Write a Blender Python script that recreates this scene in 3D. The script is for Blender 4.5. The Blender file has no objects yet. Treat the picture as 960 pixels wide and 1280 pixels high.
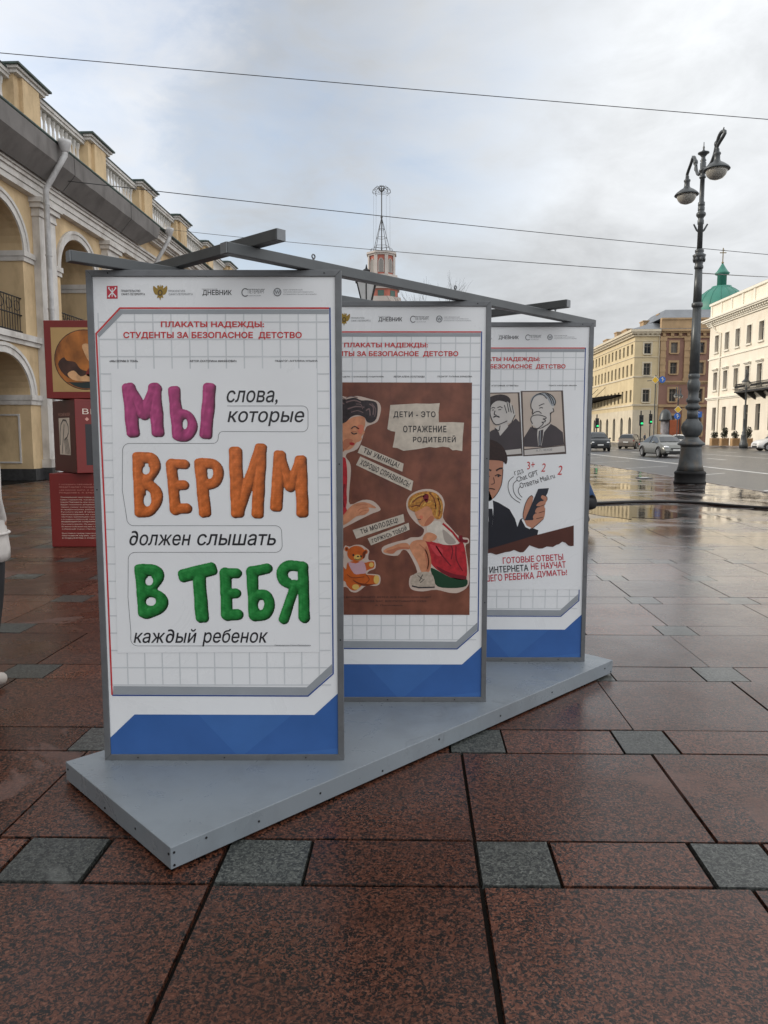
import bpy, bmesh, math, random
import numpy as np
from mathutils import Vector, Matrix
from mathutils.geometry import tessellate_polygon, delaunay_2d_cdt

# ------------------------------------------------------------------ camera, sky, sun, exposure
F, HCAM, W0, H0 = 931.0, 1.40, 960, 1280
PITCH = math.atan(97 / F)
YA = math.atan(38 / F)                     # the street runs this much to the right of the view axis
scene = bpy.context.scene
COL = scene.collection
cam = bpy.data.cameras.new('camera')
cam.sensor_fit = 'VERTICAL'; cam.sensor_height = 36.0; cam.lens = F / H0 * 36.0
cam.clip_start = 0.05; cam.clip_end = 3000
cam_ob = bpy.data.objects.new('camera', cam); COL.objects.link(cam_ob)
cam_ob.location = (0, 0, HCAM); cam_ob.rotation_euler = (math.pi / 2 - PITCH, 0, 0)
scene.camera = cam_ob

SUN_EL, SUN_AZ = math.radians(25), math.radians(-80)      # azimuth from +Y, negative = to the left
vs = scene.view_settings
vs.view_transform = 'Standard'; vs.look = 'None'; vs.gamma = 1; vs.use_curve_mapping = False
vs.exposure = 0.0
sun = bpy.data.lights.new('sun', 'SUN'); sun.energy = 2.5; sun.angle = math.radians(5); sun.color = (1.0, .90, .76)
sun_ob = bpy.data.objects.new('sun', sun); COL.objects.link(sun_ob)
sd = Vector((math.sin(SUN_AZ) * math.cos(SUN_EL), math.cos(SUN_AZ) * math.cos(SUN_EL), math.sin(SUN_EL)))
sun_ob.rotation_euler = sd.to_track_quat('Z', 'Y').to_euler(); sun_ob.location = (-60, 15, 60)

world = bpy.data.worlds.new('World'); scene.world = world; world.use_nodes = True
wn, wl = world.node_tree.nodes, world.node_tree.links
wn.clear()
def wnode(t, **k):
    n = wn.new(t)
    for a, b in k.items(): setattr(n, a, b)
    return n
wout = wnode('ShaderNodeOutputWorld'); wbg = wnode('ShaderNodeBackground')
sky = wnode('ShaderNodeTexSky', sky_type='NISHITA', sun_disc=False, sun_elevation=SUN_EL, sun_rotation=SUN_AZ)
sky.air_density = 1.0; sky.dust_density = 0.6
wbg.inputs['Strength'].default_value = 0.10
tc = wnode('ShaderNodeTexCoord')
def wmath(op, a, b=None, c=None, clamp=False):
    n = wnode('ShaderNodeMath', operation=op, use_clamp=clamp)
    for i, v in enumerate((a, b, c)):
        if v is None: continue
        if isinstance(v, (int, float)): n.inputs[i].default_value = v
        else: wl.new(v, n.inputs[i])
    return n.outputs[0]
def wblob(d, lo, hi):                       # 0..1 round a direction, cosines lo -> hi
    n = wnode('ShaderNodeVectorMath', operation='DOT_PRODUCT'); wl.new(tc.outputs['Generated'], n.inputs[0])
    n.inputs[1].default_value = Vector(d).normalized()
    m = wnode('ShaderNodeMapRange', interpolation_type='SMOOTHSTEP'); wl.new(n.outputs['Value'], m.inputs[0])
    m.inputs[1].default_value = lo; m.inputs[2].default_value = hi
    return m.outputs[0]
def wnoise(scale, loc, stretch=2.2, detail=7, rough=.55, dist=.35):
    mp = wnode('ShaderNodeMapping'); mp.inputs['Scale'].default_value = (1, 1, stretch); mp.inputs['Location'].default_value = loc
    wl.new(tc.outputs['Generated'], mp.inputs[0])
    n = wnode('ShaderNodeTexNoise'); n.inputs['Scale'].default_value = scale; n.inputs['Detail'].default_value = detail
    n.inputs['Roughness'].default_value = rough; n.inputs['Distortion'].default_value = dist
    wl.new(mp.outputs[0], n.inputs['Vector']); return n.outputs[0]
def pdir(x, y):                             # the direction a point of the photograph looks in
    a, b = (x - 480) / F, (640 - y) / F
    return (a, math.cos(PITCH) + b * math.sin(PITCH), -math.sin(PITCH) + b * math.cos(PITCH))
big = wnoise(2.6, (5.3, 2.2, .9)); fine = wnoise(6.5, (2.7, 1.2, 3.4), detail=8, rough=.6)
grey_mass = wblob(pdir(620, 250), .87, .985)
grey_left = wblob(pdir(225, 190), .955, .997)
bright_top = wblob(pdir(330, 60), .90, .99)
bright_left = wblob(pdir(60, 170), .955, .995)
blue_hole = wblob(pdir(320, 60), .90, 1.0)
back = wblob((0.25, -1.0, .75), .0, .95)
# cloud brightness (radiance), darker in the grey masses, brightest behind the camera
v = wmath('MULTIPLY_ADD', wmath('SUBTRACT', big, .5), .60, .85)
v = wmath('MULTIPLY_ADD', wmath('SUBTRACT', fine, .5), .62, v)
gm = wmath('MULTIPLY_ADD', wmath('SUBTRACT', big, .5), 1.3, wmath('MULTIPLY_ADD', wmath('SUBTRACT', fine, .5), .75, grey_mass))
gmr = wnode('ShaderNodeMapRange', interpolation_type='SMOOTHSTEP'); wl.new(gm, gmr.inputs[0]); gmr.inputs[1].default_value = .22; gmr.inputs[2].default_value = .62
v = wmath('MULTIPLY_ADD', gmr.outputs[0], -.26, v)
v = wmath('MULTIPLY_ADD', wblob(pdir(880, 40), .93, .995), .14, v)
v = wmath('MULTIPLY_ADD', wblob((1.0, -.1, .55), .1, .95), .55, v)
v = wmath('MULTIPLY_ADD', grey_left, -.08, v)
v = wmath('MULTIPLY_ADD', bright_top, .20, v)
v = wmath('MULTIPLY_ADD', bright_left, .05, v)
v = wmath('MULTIPLY_ADD', back, .12, v)
v = wmath('MAXIMUM', wmath('MULTIPLY', v, 10.0), 3.0)
tint = wnode('ShaderNodeMix', data_type='RGBA'); wl.new(gmr.outputs[0], tint.inputs[0])
tint.inputs[6].default_value = (.99, .997, 1.01, 1); tint.inputs[7].default_value = (.965, .992, 1.02, 1)
cl = wnode('ShaderNodeVectorMath', operation='SCALE'); wl.new(tint.outputs[2], cl.inputs[0]); wl.new(v, cl.inputs['Scale'])
# holes through which the blue shows
hole = wmath('MULTIPLY', wmath('MULTIPLY_ADD', fine, 2.6, wmath('MULTIPLY_ADD', big, .5, -.85)), wmath('MULTIPLY_ADD', blue_hole, .52, .0), clamp=True)
skys = wnode('ShaderNodeVectorMath', operation='SCALE'); wl.new(sky.outputs[0], skys.inputs[0]); skys.inputs['Scale'].default_value = 1.7
mx = wnode('ShaderNodeMix', data_type='RGBA'); wl.new(hole, mx.inputs[0])
wl.new(cl.outputs[0], mx.inputs[6]); wl.new(skys.outputs[0], mx.inputs[7])
wl.new(mx.outputs[2], wbg.inputs[0]); wl.new(wbg.outputs[0], wout.inputs[0])

# ------------------------------------------------------------------ geometry of the view (for setting out)
def ray(x, y):
    return Vector(pdir(x, y))
def at_z(x, y, z):
    r = ray(x, y); t = (z - HCAM) / r.z
    return Vector((0, 0, HCAM)) + r * t
def at_y(x, y, Y):
    r = ray(x, y); t = Y / r.y
    return Vector((0, 0, HCAM)) + r * t
def st(s, t, z=0.0):                        # street coordinates: s across to the right, t along
    return Vector((s * math.cos(YA) + t * math.sin(YA), -s * math.sin(YA) + t * math.cos(YA), z))
def to_st(P):
    return Vector((P.x * math.cos(YA) - P.y * math.sin(YA), P.x * math.sin(YA) + P.y * math.cos(YA), P.z))
def s_of(px, t, y=545):                     # street s of what stands t along and shows at this column of the photograph
    r = to_st(ray(px, y)); return r.x / r.y * t

# ------------------------------------------------------------------ materials
def lin(c):
    return tuple((x / 12.92 if x <= .04045 else ((x + .055) / 1.055) ** 2.4) for x in c)
def rgb(r, g, b): return lin((r / 255, g / 255, b / 255))
def mat(name, col, rough=.6, metal=0.0, var=.12, scale=6.0, bump=0.0, bscale=40.0, spec=.5, dirt=None, dscale=1.5, emit=0.0, trans=0.0):
    m = bpy.data.materials.new(name); m.use_nodes = True
    n, l = m.node_tree.nodes, m.node_tree.links
    p = n['Principled BSDF']
    p.inputs['Roughness'].default_value = rough; p.inputs['Metallic'].default_value = metal
    p.inputs['Specular IOR Level'].default_value = spec
    col = tuple(col[:3])
    t = n.new('ShaderNodeTexCoord')
    nz = n.new('ShaderNodeTexNoise'); nz.inputs['Scale'].default_value = scale; nz.inputs['Detail'].default_value = 5
    l.new(t.outputs['Object'], nz.inputs['Vector'])
    mr = n.new('ShaderNodeMapRange'); l.new(nz.outputs[0], mr.inputs[0])
    mr.inputs[1].default_value = .3; mr.inputs[2].default_value = .7
    mr.inputs[3].default_value = 1 - var; mr.inputs[4].default_value = 1 + var
    sc = n.new('ShaderNodeVectorMath'); sc.operation = 'SCALE'; sc.inputs[0].default_value = col; l.new(mr.outputs[0], sc.inputs['Scale'])
    out = sc.outputs[0]
    if dirt:
        dn = n.new('ShaderNodeTexNoise'); dn.inputs['Scale'].default_value = dscale; dn.inputs['Detail'].default_value = 8; dn.inputs['Roughness'].default_value = .65
        mp = n.new('ShaderNodeMapping'); mp.inputs['Scale'].default_value = (1, 1, .45); l.new(t.outputs['Object'], mp.inputs[0]); l.new(mp.outputs[0], dn.inputs['Vector'])
        dr = n.new('ShaderNodeMapRange'); l.new(dn.outputs[0], dr.inputs[0]); dr.inputs[1].default_value = .48; dr.inputs[2].default_value = .74; dr.inputs[4].default_value = dirt[3]
        mi = n.new('ShaderNodeMix'); mi.data_type = 'RGBA'; l.new(dr.outputs[0], mi.inputs[0]); l.new(out, mi.inputs[6]); mi.inputs[7].default_value = (*dirt[:3], 1)
        out = mi.outputs[2]
    l.new(out, p.inputs['Base Color'])
    if bump:
        b = n.new('ShaderNodeTexNoise'); b.inputs['Scale'].default_value = bscale; b.inputs['Detail'].default_value = 4
        l.new(t.outputs['Object'], b.inputs['Vector'])
        bp = n.new('ShaderNodeBump'); bp.inputs['Strength'].default_value = bump; bp.inputs['Distance'].default_value = .01
        l.new(b.outputs[0], bp.inputs['Height']); l.new(bp.outputs[0], p.inputs['Normal'])
    if emit:
        p.inputs['Emission Color'].default_value = (*col, 1); p.inputs['Emission Strength'].default_value = emit
    if trans: p.inputs['Transmission Weight'].default_value = trans
    return m
def attr_mat(name, rough=.5, attr='Col', var=.12, scale=60, spec=.4):
    m = mat(name, (1, 1, 1), rough, var=var, scale=scale, spec=spec)
    n, l = m.node_tree.nodes, m.node_tree.links
    a = n.new('ShaderNodeAttribute'); a.attribute_name = attr
    sc = [x for x in n if x.type == 'VECT_MATH'][0]
    l.new(a.outputs['Color'], sc.inputs[0]); return m

# ------------------------------------------------------------------ mesh builder
class MB:
    def __init__(self): self.v, self.f, self.m, self.sm = [], [], [], []
    def add(self, vs, fs, mi=0, smooth=False):
        o = len(self.v); self.v += [tuple(p) for p in vs]
        for f in fs:
            self.f.append(tuple(o + i for i in f)); self.m.append(mi); self.sm.append(smooth)
    def box(self, x0, x1, y0, y1, z0, z1, mi=0):
        if x0 > x1: x0, x1 = x1, x0
        if y0 > y1: y0, y1 = y1, y0
        if z0 > z1: z0, z1 = z1, z0
        p = [(x0,y0,z0),(x1,y0,z0),(x1,y1,z0),(x0,y1,z0),(x0,y0,z1),(x1,y0,z1),(x1,y1,z1),(x0,y1,z1)]
        self.add(p, [(0,3,2,1),(4,5,6,7),(0,1,5,4),(1,2,6,5),(2,3,7,6),(3,0,4,7)], mi); return self
    def hexa(self, p, mi=0):                # 8 points: bottom ring then top ring
        self.add(p, [(0,3,2,1),(4,5,6,7),(0,1,5,4),(1,2,6,5),(2,3,7,6),(3,0,4,7)], mi); return self
    def tube(self, pts, rad, n=10, mi=0, cap=True, closed=False):
        pts = [Vector(p) for p in pts]; k = len(pts)
        if not hasattr(rad, '__len__'): rad = [rad] * k
        up = None; rings = []
        for i, p in enumerate(pts):
            d = (pts[min(i + 1, k - 1)] - pts[max(i - 1, 0)]).normalized()
            if up is None:
                up = Vector((0, 0, 1)) if abs(d.z) < .9 else Vector((1, 0, 0))
            a = (up - d * up.dot(d)).normalized(); b = d.cross(a); up = a
            rings.append([p + (a * math.cos(2 * math.pi * j / n) + b * math.sin(2 * math.pi * j / n)) * rad[i] for j in range(n)])
        vs = [q for r in rings for q in r]; fs = []
        for i in range(k - 1):
            for j in range(n): fs.append((i*n+j, i*n+(j+1)%n, (i+1)*n+(j+1)%n, (i+1)*n+j))
        self.add(vs, fs, mi, True)
        if cap:
            self.add(rings[0], [tuple(range(n))[::-1]], mi); self.add(rings[-1], [tuple(range(n))], mi)
        return self
    def lathe(self, prof, c=(0, 0, 0), n=20, mi=0, smooth=True, flute=0.0, fn=0, ph=0.0):   # prof: (radius, z)
        vs, fs = [], []
        for r, z in prof:
            for j in range(n):
                a = 2 * math.pi * j / n + ph
                rr = r * (1 - flute * (j % 2)) if flute else r
                vs.append((c[0] + rr * math.cos(a), c[1] + rr * math.sin(a), c[2] + z))
        for i in range(len(prof) - 1):
            for j in range(n): fs.append((i*n+j, i*n+(j+1)%n, (i+1)*n+(j+1)%n, (i+1)*n+j))
        fs.append(tuple(range(n))[::-1]); fs.append(tuple((len(prof)-1)*n + j for j in range(n)))
        self.add(vs, fs, mi, smooth); return self
    def ell(self, c, r, n=14, m=9, mi=0):
        vs, fs = [], []
        for i in range(m + 1):
            a = math.pi * i / m
            for j in range(n):
                b = 2 * math.pi * j / n
                vs.append((c[0] + r[0]*math.sin(a)*math.cos(b), c[1] + r[1]*math.sin(a)*math.sin(b), c[2] - r[2]*math.cos(a)))
        for i in range(m):
            for j in range(n): fs.append((i*n+j, i*n+(j+1)%n, (i+1)*n+(j+1)%n, (i+1)*n+j))
        self.add(vs, fs, mi, True); return self
    def poly(self, pts, mi=0):              # planar, may be concave
        tr = tessellate_polygon([[Vector(p) for p in pts]])
        self.add(pts, [tuple(t) for t in tr], mi); return self
    def prism(self, pts, off, mi=0):        # polygon swept by a vector
        off = Vector(off); n = len(pts); P = [Vector(p) for p in pts]; Q = [p + off for p in P]
        tr = tessellate_polygon([P])
        self.add(P + Q, [tuple(t) for t in tr] + [tuple(n + i for i in t[::-1]) for t in tr] + [(i, (i+1)%n, n+(i+1)%n, n+i) for i in range(n)], mi)
        return self
    def build(self, name, mats, parent=None, origin=(0, 0, 0), bevel=0.0, fix=True):
        if not isinstance(mats, (list, tuple)): mats = [mats]
        me = bpy.data.meshes.new(name)
        ox, oy, oz = origin
        me.from_pydata([(x - ox, y - oy, z - oz) for x, y, z in self.v], [], self.f)
        for m in mats: me.materials.append(m)
        me.polygons.foreach_set('material_index', self.m); me.polygons.foreach_set('use_smooth', self.sm)
        if fix:
            b = bmesh.new(); b.from_mesh(me); bmesh.ops.recalc_face_normals(b, faces=b.faces); b.to_mesh(me); b.free()
        me.update()
        o = bpy.data.objects.new(name, me); COL.objects.link(o)
        if parent is not None: o.parent = parent
        if bevel:
            bv = o.modifiers.new('bevel', 'BEVEL'); bv.width = bevel; bv.segments = 2; bv.limit_method = 'ANGLE'
        return o
def tag(o, label=None, cat=None, group=None, kind=None):
    if label: o['label'] = label
    if cat: o['category'] = cat
    if group: o['group'] = group
    if kind: o['kind'] = kind
    return o
def thing(name, label, cat, loc=(0, 0, 0), rz=0.0, group=None):
    o = bpy.data.objects.new(name, None); COL.objects.link(o); o.empty_display_size = .2
    o.location = loc; o.rotation_euler = (0, 0, rz)
    return tag(o, label, cat, group)
def sthing(name, label, cat, s, t, z=0.0, rz=0.0, group=None):      # at street coordinates, turned with the street
    return thing(name, label, cat, st(s, t, z), rz - YA, group)
def copy_tree(o, parent=None):
    c = o.copy(); COL.objects.link(c)
    if parent is not None: c.parent = parent
    for ch in list(o.children): copy_tree(ch, c)
    return c
_TXT = {}
def text_mesh(body, shear=0.0, bold=0.0, spacing=1.0, res=3):
    """flat lettering: the outlines of a text curve, filled by winding number (overlapping contours merge)"""
    key = (body, shear, bold, spacing, res)
    if key in _TXT: return _TXT[key]
    cu = bpy.data.curves.new('txt', 'FONT'); cu.body = body; cu.shear = shear; cu.space_character = spacing
    cu.resolution_u = res; cu.fill_mode = 'NONE'
    o = bpy.data.objects.new('txt', cu); COL.objects.link(o)
    dg = bpy.context.evaluated_depsgraph_get()
    me = bpy.data.meshes.new_from_object(o.evaluated_get(dg))
    P = np.array([v.co[:2] for v in me.vertices]); E = [tuple(e.vertices) for e in me.edges]
    bpy.data.objects.remove(o); bpy.data.curves.remove(cu); bpy.data.meshes.remove(me)
    nb = {}
    for a, b in E: nb.setdefault(a, []).append(b); nb.setdefault(b, []).append(a)
    seen, loops = set(), []
    for v in range(len(P)):
        if v in seen or v not in nb: continue
        lp = [v]; seen.add(v); cur = v
        while True:
            nx = [q for q in nb[cur] if q not in seen]
            if not nx: break
            cur = min(nx, key=lambda q: (q - cur) % len(P)); seen.add(cur); lp.append(cur)
        loops.append(lp)
    if bold:                                 # heavier weight: push every contour outwards
        def area(l): q = P[l]; return float((q[:, 0] * np.roll(q[:, 1], -1) - np.roll(q[:, 0], -1) * q[:, 1]).sum())
        bb = [(P[l].min(0), P[l].max(0)) for l in loops]; Q = P.copy()
        for i, l in enumerate(loops):
            ins = [j for j in range(len(loops)) if j != i and (bb[j][0] <= bb[i][0]).all() and (bb[j][1] >= bb[i][1]).all()]
            sg = -1 if area(loops[ins[0]] if ins else l) > 0 else 1
            q = P[l]; e = np.roll(q, -1, 0) - q; e /= np.linalg.norm(e, axis=1)[:, None] + 1e-9; t = e + np.roll(e, 1, 0); t /= np.linalg.norm(t, axis=1)[:, None] + 1e-9
            c = np.clip((t * e).sum(1), .6, 1)[:, None]; Q[l] = q + sg * np.stack([-t[:, 1], t[:, 0]], 1) * (bold * .5) / c
        P = Q
    # neighbouring contours are filled together, letter by letter
    ext = sorted(((P[l, 0].min(), P[l, 0].max(), l) for l in loops), key=lambda q: q[0]); groups = []
    for a, b, l in ext:
        if groups and a <= groups[-1][0]: groups[-1][1].append(l); groups[-1][0] = max(groups[-1][0], b)
        else: groups.append([b, [l]])
    vs, fs = [], []
    for _, ls in groups:
        pts, ed = [], []
        for l in ls:
            k0 = len(pts); pts += [Vector(P[i]) for i in l]; ed += [(k0 + i, k0 + (i + 1) % len(l)) for i in range(len(l))]
        r = delaunay_2d_cdt(pts, ed, [], 0, 1e-5)
        ov = np.array([v[:] for v in r[0]]); A1 = np.array([pts[a][:] for a, b in ed]); B1 = np.array([pts[b][:] for a, b in ed])
        k0 = len(vs); vs += [(x, y, 0.0) for x, y in ov]
        for t in r[2]:
            c = ov[list(t)].mean(0); up = (A1[:, 1] <= c[1]) & (B1[:, 1] > c[1]); dn = (A1[:, 1] > c[1]) & (B1[:, 1] <= c[1])
            side = (B1[:, 0] - A1[:, 0]) * (c[1] - A1[:, 1]) - (c[0] - A1[:, 0]) * (B1[:, 1] - A1[:, 1])
            if (up & (side > 0)).sum() - (dn & (side < 0)).sum() != 0: fs.append(tuple(k0 + i for i in t))
    _TXT[key] = (vs, fs); return vs, fs
def mesh_from_skin(edges, joints, radii, sub=2):
    me = bpy.data.meshes.new('skin'); names = list(joints)
    me.from_pydata([joints[k] for k in names], [(names.index(a), names.index(b)) for a, b in edges], [])
    o = bpy.data.objects.new('skin', me); COL.objects.link(o)
    o.modifiers.new('s', 'SKIN'); 
    sv = me.skin_vertices[0].data
    for i, k in enumerate(names):
        r = radii[k]; sv[i].radius = (r, r) if not hasattr(r, '__len__') else r
        sv[i].use_root = (i == 0)
    sb = o.modifiers.new('u', 'SUBSURF'); sb.levels = sub; sb.render_levels = sub
    dg = bpy.context.evaluated_depsgraph_get()
    out = bpy.data.meshes.new_from_object(o.evaluated_get(dg))
    vs = [Vector(v.co) for v in out.vertices]; fs = [tuple(p.vertices) for p in out.polygons]
    bpy.data.objects.remove(o); bpy.data.meshes.remove(me); bpy.data.meshes.remove(out)
    return vs, fs
rnd = random.Random(7)
# ------------------------------------------------------------------ the setting: pavement, road, kerb, markings
def granite(name, base, dark, pink, wet_bias=0.0):
    m = bpy.data.materials.new(name); m.use_nodes = True
    n, l = m.node_tree.nodes, m.node_tree.links; p = n['Principled BSDF']
    t = n.new('ShaderNodeTexCoord')
    def noise(sc, det=3, rough=.5, dist=0.0):
        x = n.new('ShaderNodeTexNoise'); x.inputs['Scale'].default_value = sc; x.inputs['Detail'].default_value = det
        x.inputs['Roughness'].default_value = rough; x.inputs['Distortion'].default_value = dist
        l.new(t.outputs['Object'], x.inputs['Vector']); return x.outputs[0]
    def rng(v, a, b, c=0., d=1.):
        x = n.new('ShaderNodeMapRange'); l.new(v, x.inputs[0])
        for i, q in enumerate((a, b, c, d)): x.inputs[i + 1].default_value = q
        return x.outputs[0]
    def mix(f, a, b):
        x = n.new('ShaderNodeMix'); x.data_type = 'RGBA'
        if isinstance(f, (int, float)): x.inputs[0].default_value = f
        else: l.new(f, x.inputs[0])
        for i, q in ((6, a), (7, b)):
            if isinstance(q, tuple): x.inputs[i].default_value = (*q, 1)
            else: l.new(q, x.inputs[i])
        return x.outputs[2]
    def mth(op, a, b, clamp=False):
        x = n.new('ShaderNodeMath'); x.operation = op; x.use_clamp = clamp
        for i, q in enumerate((a, b)):
            if isinstance(q, (int, float)): x.inputs[i].default_value = q
            else: l.new(q, x.inputs[i])
        return x.outputs[0]
    grains = noise(62, 3, .65, 1.4); grains2 = noise(105, 2, .5, .6)
    c = mix(rng(grains, .45, .53), base, dark)
    c = mix(rng(grains2, .55, .66, 0, .75), c, pink)
    at = n.new('ShaderNodeAttribute'); at.attribute_name = 'tone'
    sc = n.new('ShaderNodeVectorMath'); sc.operation = 'SCALE'; l.new(c, sc.inputs[0]); l.new(at.outputs['Fac'], sc.inputs['Scale'])
    c = sc.outputs[0]
    # dried-out patches and dirt have outlines of their own
    dry = rng(noise(1.15, 6, .62, .4), .60, .635)
    c = mix(mth('MULTIPLY', dry, .55), c, tuple(q * 1.0 + .055 for q in base))
    c = mix(rng(noise(2.3, 7, .6), .50, .72, 0, .45), c, tuple(q * .45 for q in base))
    l.new(c, p.inputs['Base Color'])
    # water film: a broad wet area towards the road, damp stone elsewhere
    sx = n.new('ShaderNodeSeparateXYZ'); l.new(t.outputs['Object'], sx.inputs[0])
    wet = mth('MULTIPLY', rng(sx.outputs['Y'], 2.9, 7.2), rng(sx.outputs['X'], -.6, 1.8))
    wn_ = noise(.75, 6, .6, .5)
    pool = mth('MULTIPLY', rng(wn_, .40, .56), wet)
    rough = mth('ADD', rng(noise(1.6, 6, .6), .35, .7, .20 + wet_bias, .42 + wet_bias), mth('MULTIPLY', dry, .14))
    rough = mth('SUBTRACT', rough, mth('MULTIPLY', wet, .05))
    rough = mth('SUBTRACT', rough, mth('MULTIPLY', mth('MULTIPLY', pool, rng(sx.outputs['Y'], 8.0, 12.0)), .22), False)
    rough = mth('MAXIMUM', rough, .035)
    l.new(rough, p.inputs['Roughness'])
    p.inputs['Specular IOR Level'].default_value = .36
    l.new(wet, p.inputs['Coat Weight']); far = rng(sx.outputs['Y'], 8.0, 12.0); l.new(mth('SUBTRACT', .24, mth('MULTIPLY', mth('MULTIPLY', pool, far), .19)), p.inputs['Coat Roughness']); p.inputs['Coat IOR'].default_value = 2.5
    b1 = n.new('ShaderNodeBump'); b1.inputs['Distance'].default_value = .004
    l.new(mth('MULTIPLY', mth('SUBTRACT', 1.0, mth('MULTIPLY', pool, .6)), .34), b1.inputs['Strength'])
    l.new(mth('ADD', mth('MULTIPLY', noise(38, 4, .6), 1.0), mth('MULTIPLY', noise(7, 3), 1.2)), b1.inputs['Height'])
    l.new(b1.outputs[0], p.inputs['Normal'])
    b2 = n.new('ShaderNodeBump'); b2.inputs['Distance'].default_value = .004; l.new(mth('MULTIPLY', mth('SUBTRACT', 1.0, pool), .10), b2.inputs['Strength']); l.new(noise(9, 4), b2.inputs['Height']); l.new(b2.outputs[0], p.inputs['Coat Normal'])
    return m
M_red = granite('red_granite', (.092, .032, .018), (.004, .0035, .0035), (.185, .078, .048))
M_grey = granite('grey_granite', (.070, .076, .070), (.020, .023, .023), (.140, .148, .135), .06)
M_joint = mat('joint_sand', (.006, .005, .004), .9, spec=.1, var=.3, scale=9)
M_asph = mat('asphalt', (.058, .060, .064), .30, var=.22, scale=.6, bump=.35, bscale=60, dirt=(.03, .031, .034, .7), dscale=.35)
M_paint = mat('road_paint', (.82, .81, .77), .6, var=.2, scale=5, dirt=(.3, .3, .3, .6), dscale=2.5)
M_kerbst = mat('kerb_granite', (.17, .15, .145), .35, var=.25, scale=30, bump=.3)
M_farpave = mat('far_paving', (.19, .165, .15), .38, var=.25, scale=.8)

ROW = 0.0148
def pv(s, t, z):                            # paving point: rows run a touch off square to the street
    return (s * math.cos(ROW) + t * math.sin(YA), -s * math.sin(ROW) + t * math.cos(YA), z)
verts, faces, mids, tones = [], [], [], []
def slab(s0, s1, t0, t1, mi, tone):
    nf = max(0, min(1, (3.4 - t0) / 1.2)); g, ch = .0016 + .0018 * nf + rnd.random() * .0012, .002 + .0018 * nf
    z = rnd.uniform(-.0022, .0012); tl = rnd.uniform(-.0030, .0030)
    def q(a, b, dz): return pv(a, b, z + dz + tl * ((a - s0) / (s1 - s0) - .5))
    s0 += g; s1 -= g; t0 += g; t1 -= g
    j = [rnd.uniform(-.0025, .0025) for _ in range(4)]
    o = len(verts)
    verts.extend([q(s0+ch+j[0], t0+ch, 0), q(s1-ch+j[1], t0+ch, 0), q(s1-ch+j[1], t1-ch, 0), q(s0+ch+j[0], t1-ch, 0),
                  q(s0+j[0], t0, -.012), q(s1+j[1], t0, -.012), q(s1+j[1], t1, -.012), q(s0+j[0], t1, -.012)])
    for fc in ((0,1,2,3), (4,5,1,0), (5,6,2,1), (6,7,3,2), (7,4,0,3)):
        faces.append(tuple(o + i for i in fc)); mids.append(mi); tones.append(tone * (1 if fc[0] == 0 and fc[1] == 1 else .6))
S0, S1, KERB = -11.3, 8.55, 8.70
joints0 = {-3: -2.27, -2: -1.45, -1: -.63, 0: .215, 1: 1.05, 2: 1.82}
def shf(k, a):
    if k == 0: return 0.0 if -1 < a < .5 else (.12 if a < 0 else -.105)
    if k < 4 and a > .9: return -.115
    return -.06 + .055 * math.sin(a * 37.7 + k * 5.1)
for k in range(-2, 66):
    tn = 2.192 + .98 * k                                   # narrow course, then a broad one
    js, s = [], None
    r2 = random.Random(100 + k)
    drift = 0 if k in (0, -1, 1) else r2.uniform(-.05, .05)
    for i in range(-16, 13):
        base = joints0.get(i, .215 + .825 * i)
        js.append(base + drift + (0 if k in (-1, 0) else r2.uniform(-.03, .03)))
    for a, b in zip(js, js[1:]):
        if b < S0 or a > S1: continue
        a, b = max(a, S0), min(b, S1)
        if b - a < .1: continue
        slab(a, b, tn + .262, tn + .98, 0, r2.choice((.62, .8, .95, 1.05, 1.25, 1.55)) * r2.uniform(.92, 1.08) if k > 0 else r2.uniform(.8, 1.12))
        gw = min(.285 if a < 0 else .25, (b - a) * .6)
        g0 = max(a + shf(k, a), S0); g1 = min(b + shf(k, b), S1) if b < S1 else S1
        if g1 - g0 < .08: continue
        gw = min(gw, g1 - g0)
        slab(g0, g0 + gw, tn, tn + .262, 1, r2.uniform(.7, 1.15))
        if g1 - (g0 + gw) > .05: slab(g0 + gw, g1, tn, tn + .262, 0, r2.uniform(.7, 1.6))
me = bpy.data.meshes.new('pavement'); me.from_pydata(verts, [], faces)
me.materials.append(M_red); me.materials.append(M_grey)
me.polygons.foreach_set('material_index', mids)
at = me.attributes.new('tone', 'FLOAT', 'FACE'); at.data.foreach_set('value', tones)
pav = bpy.data.objects.new('pavement', me); COL.objects.link(pav); tag(pav, kind='structure')
def sheet(name, s0, s1, t0, t1, z, m, kind='structure', th=None):
    mb = MB()
    P = [st(s0, t0, z), st(s1, t0, z), st(s1, t1, z), st(s0, t1, z)]
    if th: mb.hexa([p - Vector((0, 0, th)) for p in P] + P)
    else: mb.add(P, [(0, 1, 2, 3)])
    return tag(mb.build(name, m, fix=bool(th)), kind=kind)
sheet('pavement_bed', -20, 8.6, -8, 68, -.0115, M_joint)
sheet('pavement', -20, 8.55, 66.3, 260, -.004, M_farpave)
sheet('ground', -700, 700, -60, 1500, -.16, M_farpave)
sheet('road', KERB, 37, -30, 104, -.12, M_asph)
sheet('road', -60, 300, 104, 125, -.116, M_asph)
sheet('road', KERB, 34, 125, 600, -.12, M_asph)
sheet('kerb', 8.55, KERB, -20, 103, .002, M_kerbst, th=.15)
sheet('kerb', 37, 37.2, 20, 104, .0, M_kerbst, th=.15)
sheet('far_pavement', 37.2, 41.6, 20, 104, -.002, M_farpave, th=.14)
sheet('far_pavement', 34, 60, 125, 131.2, -.002, M_farpave, th=.14)
pd = MB(); q2 = random.Random(3); pc_ = Vector((at_z(792, 640, 0).x, at_z(792, 640, 0).y, .0022))
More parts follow.
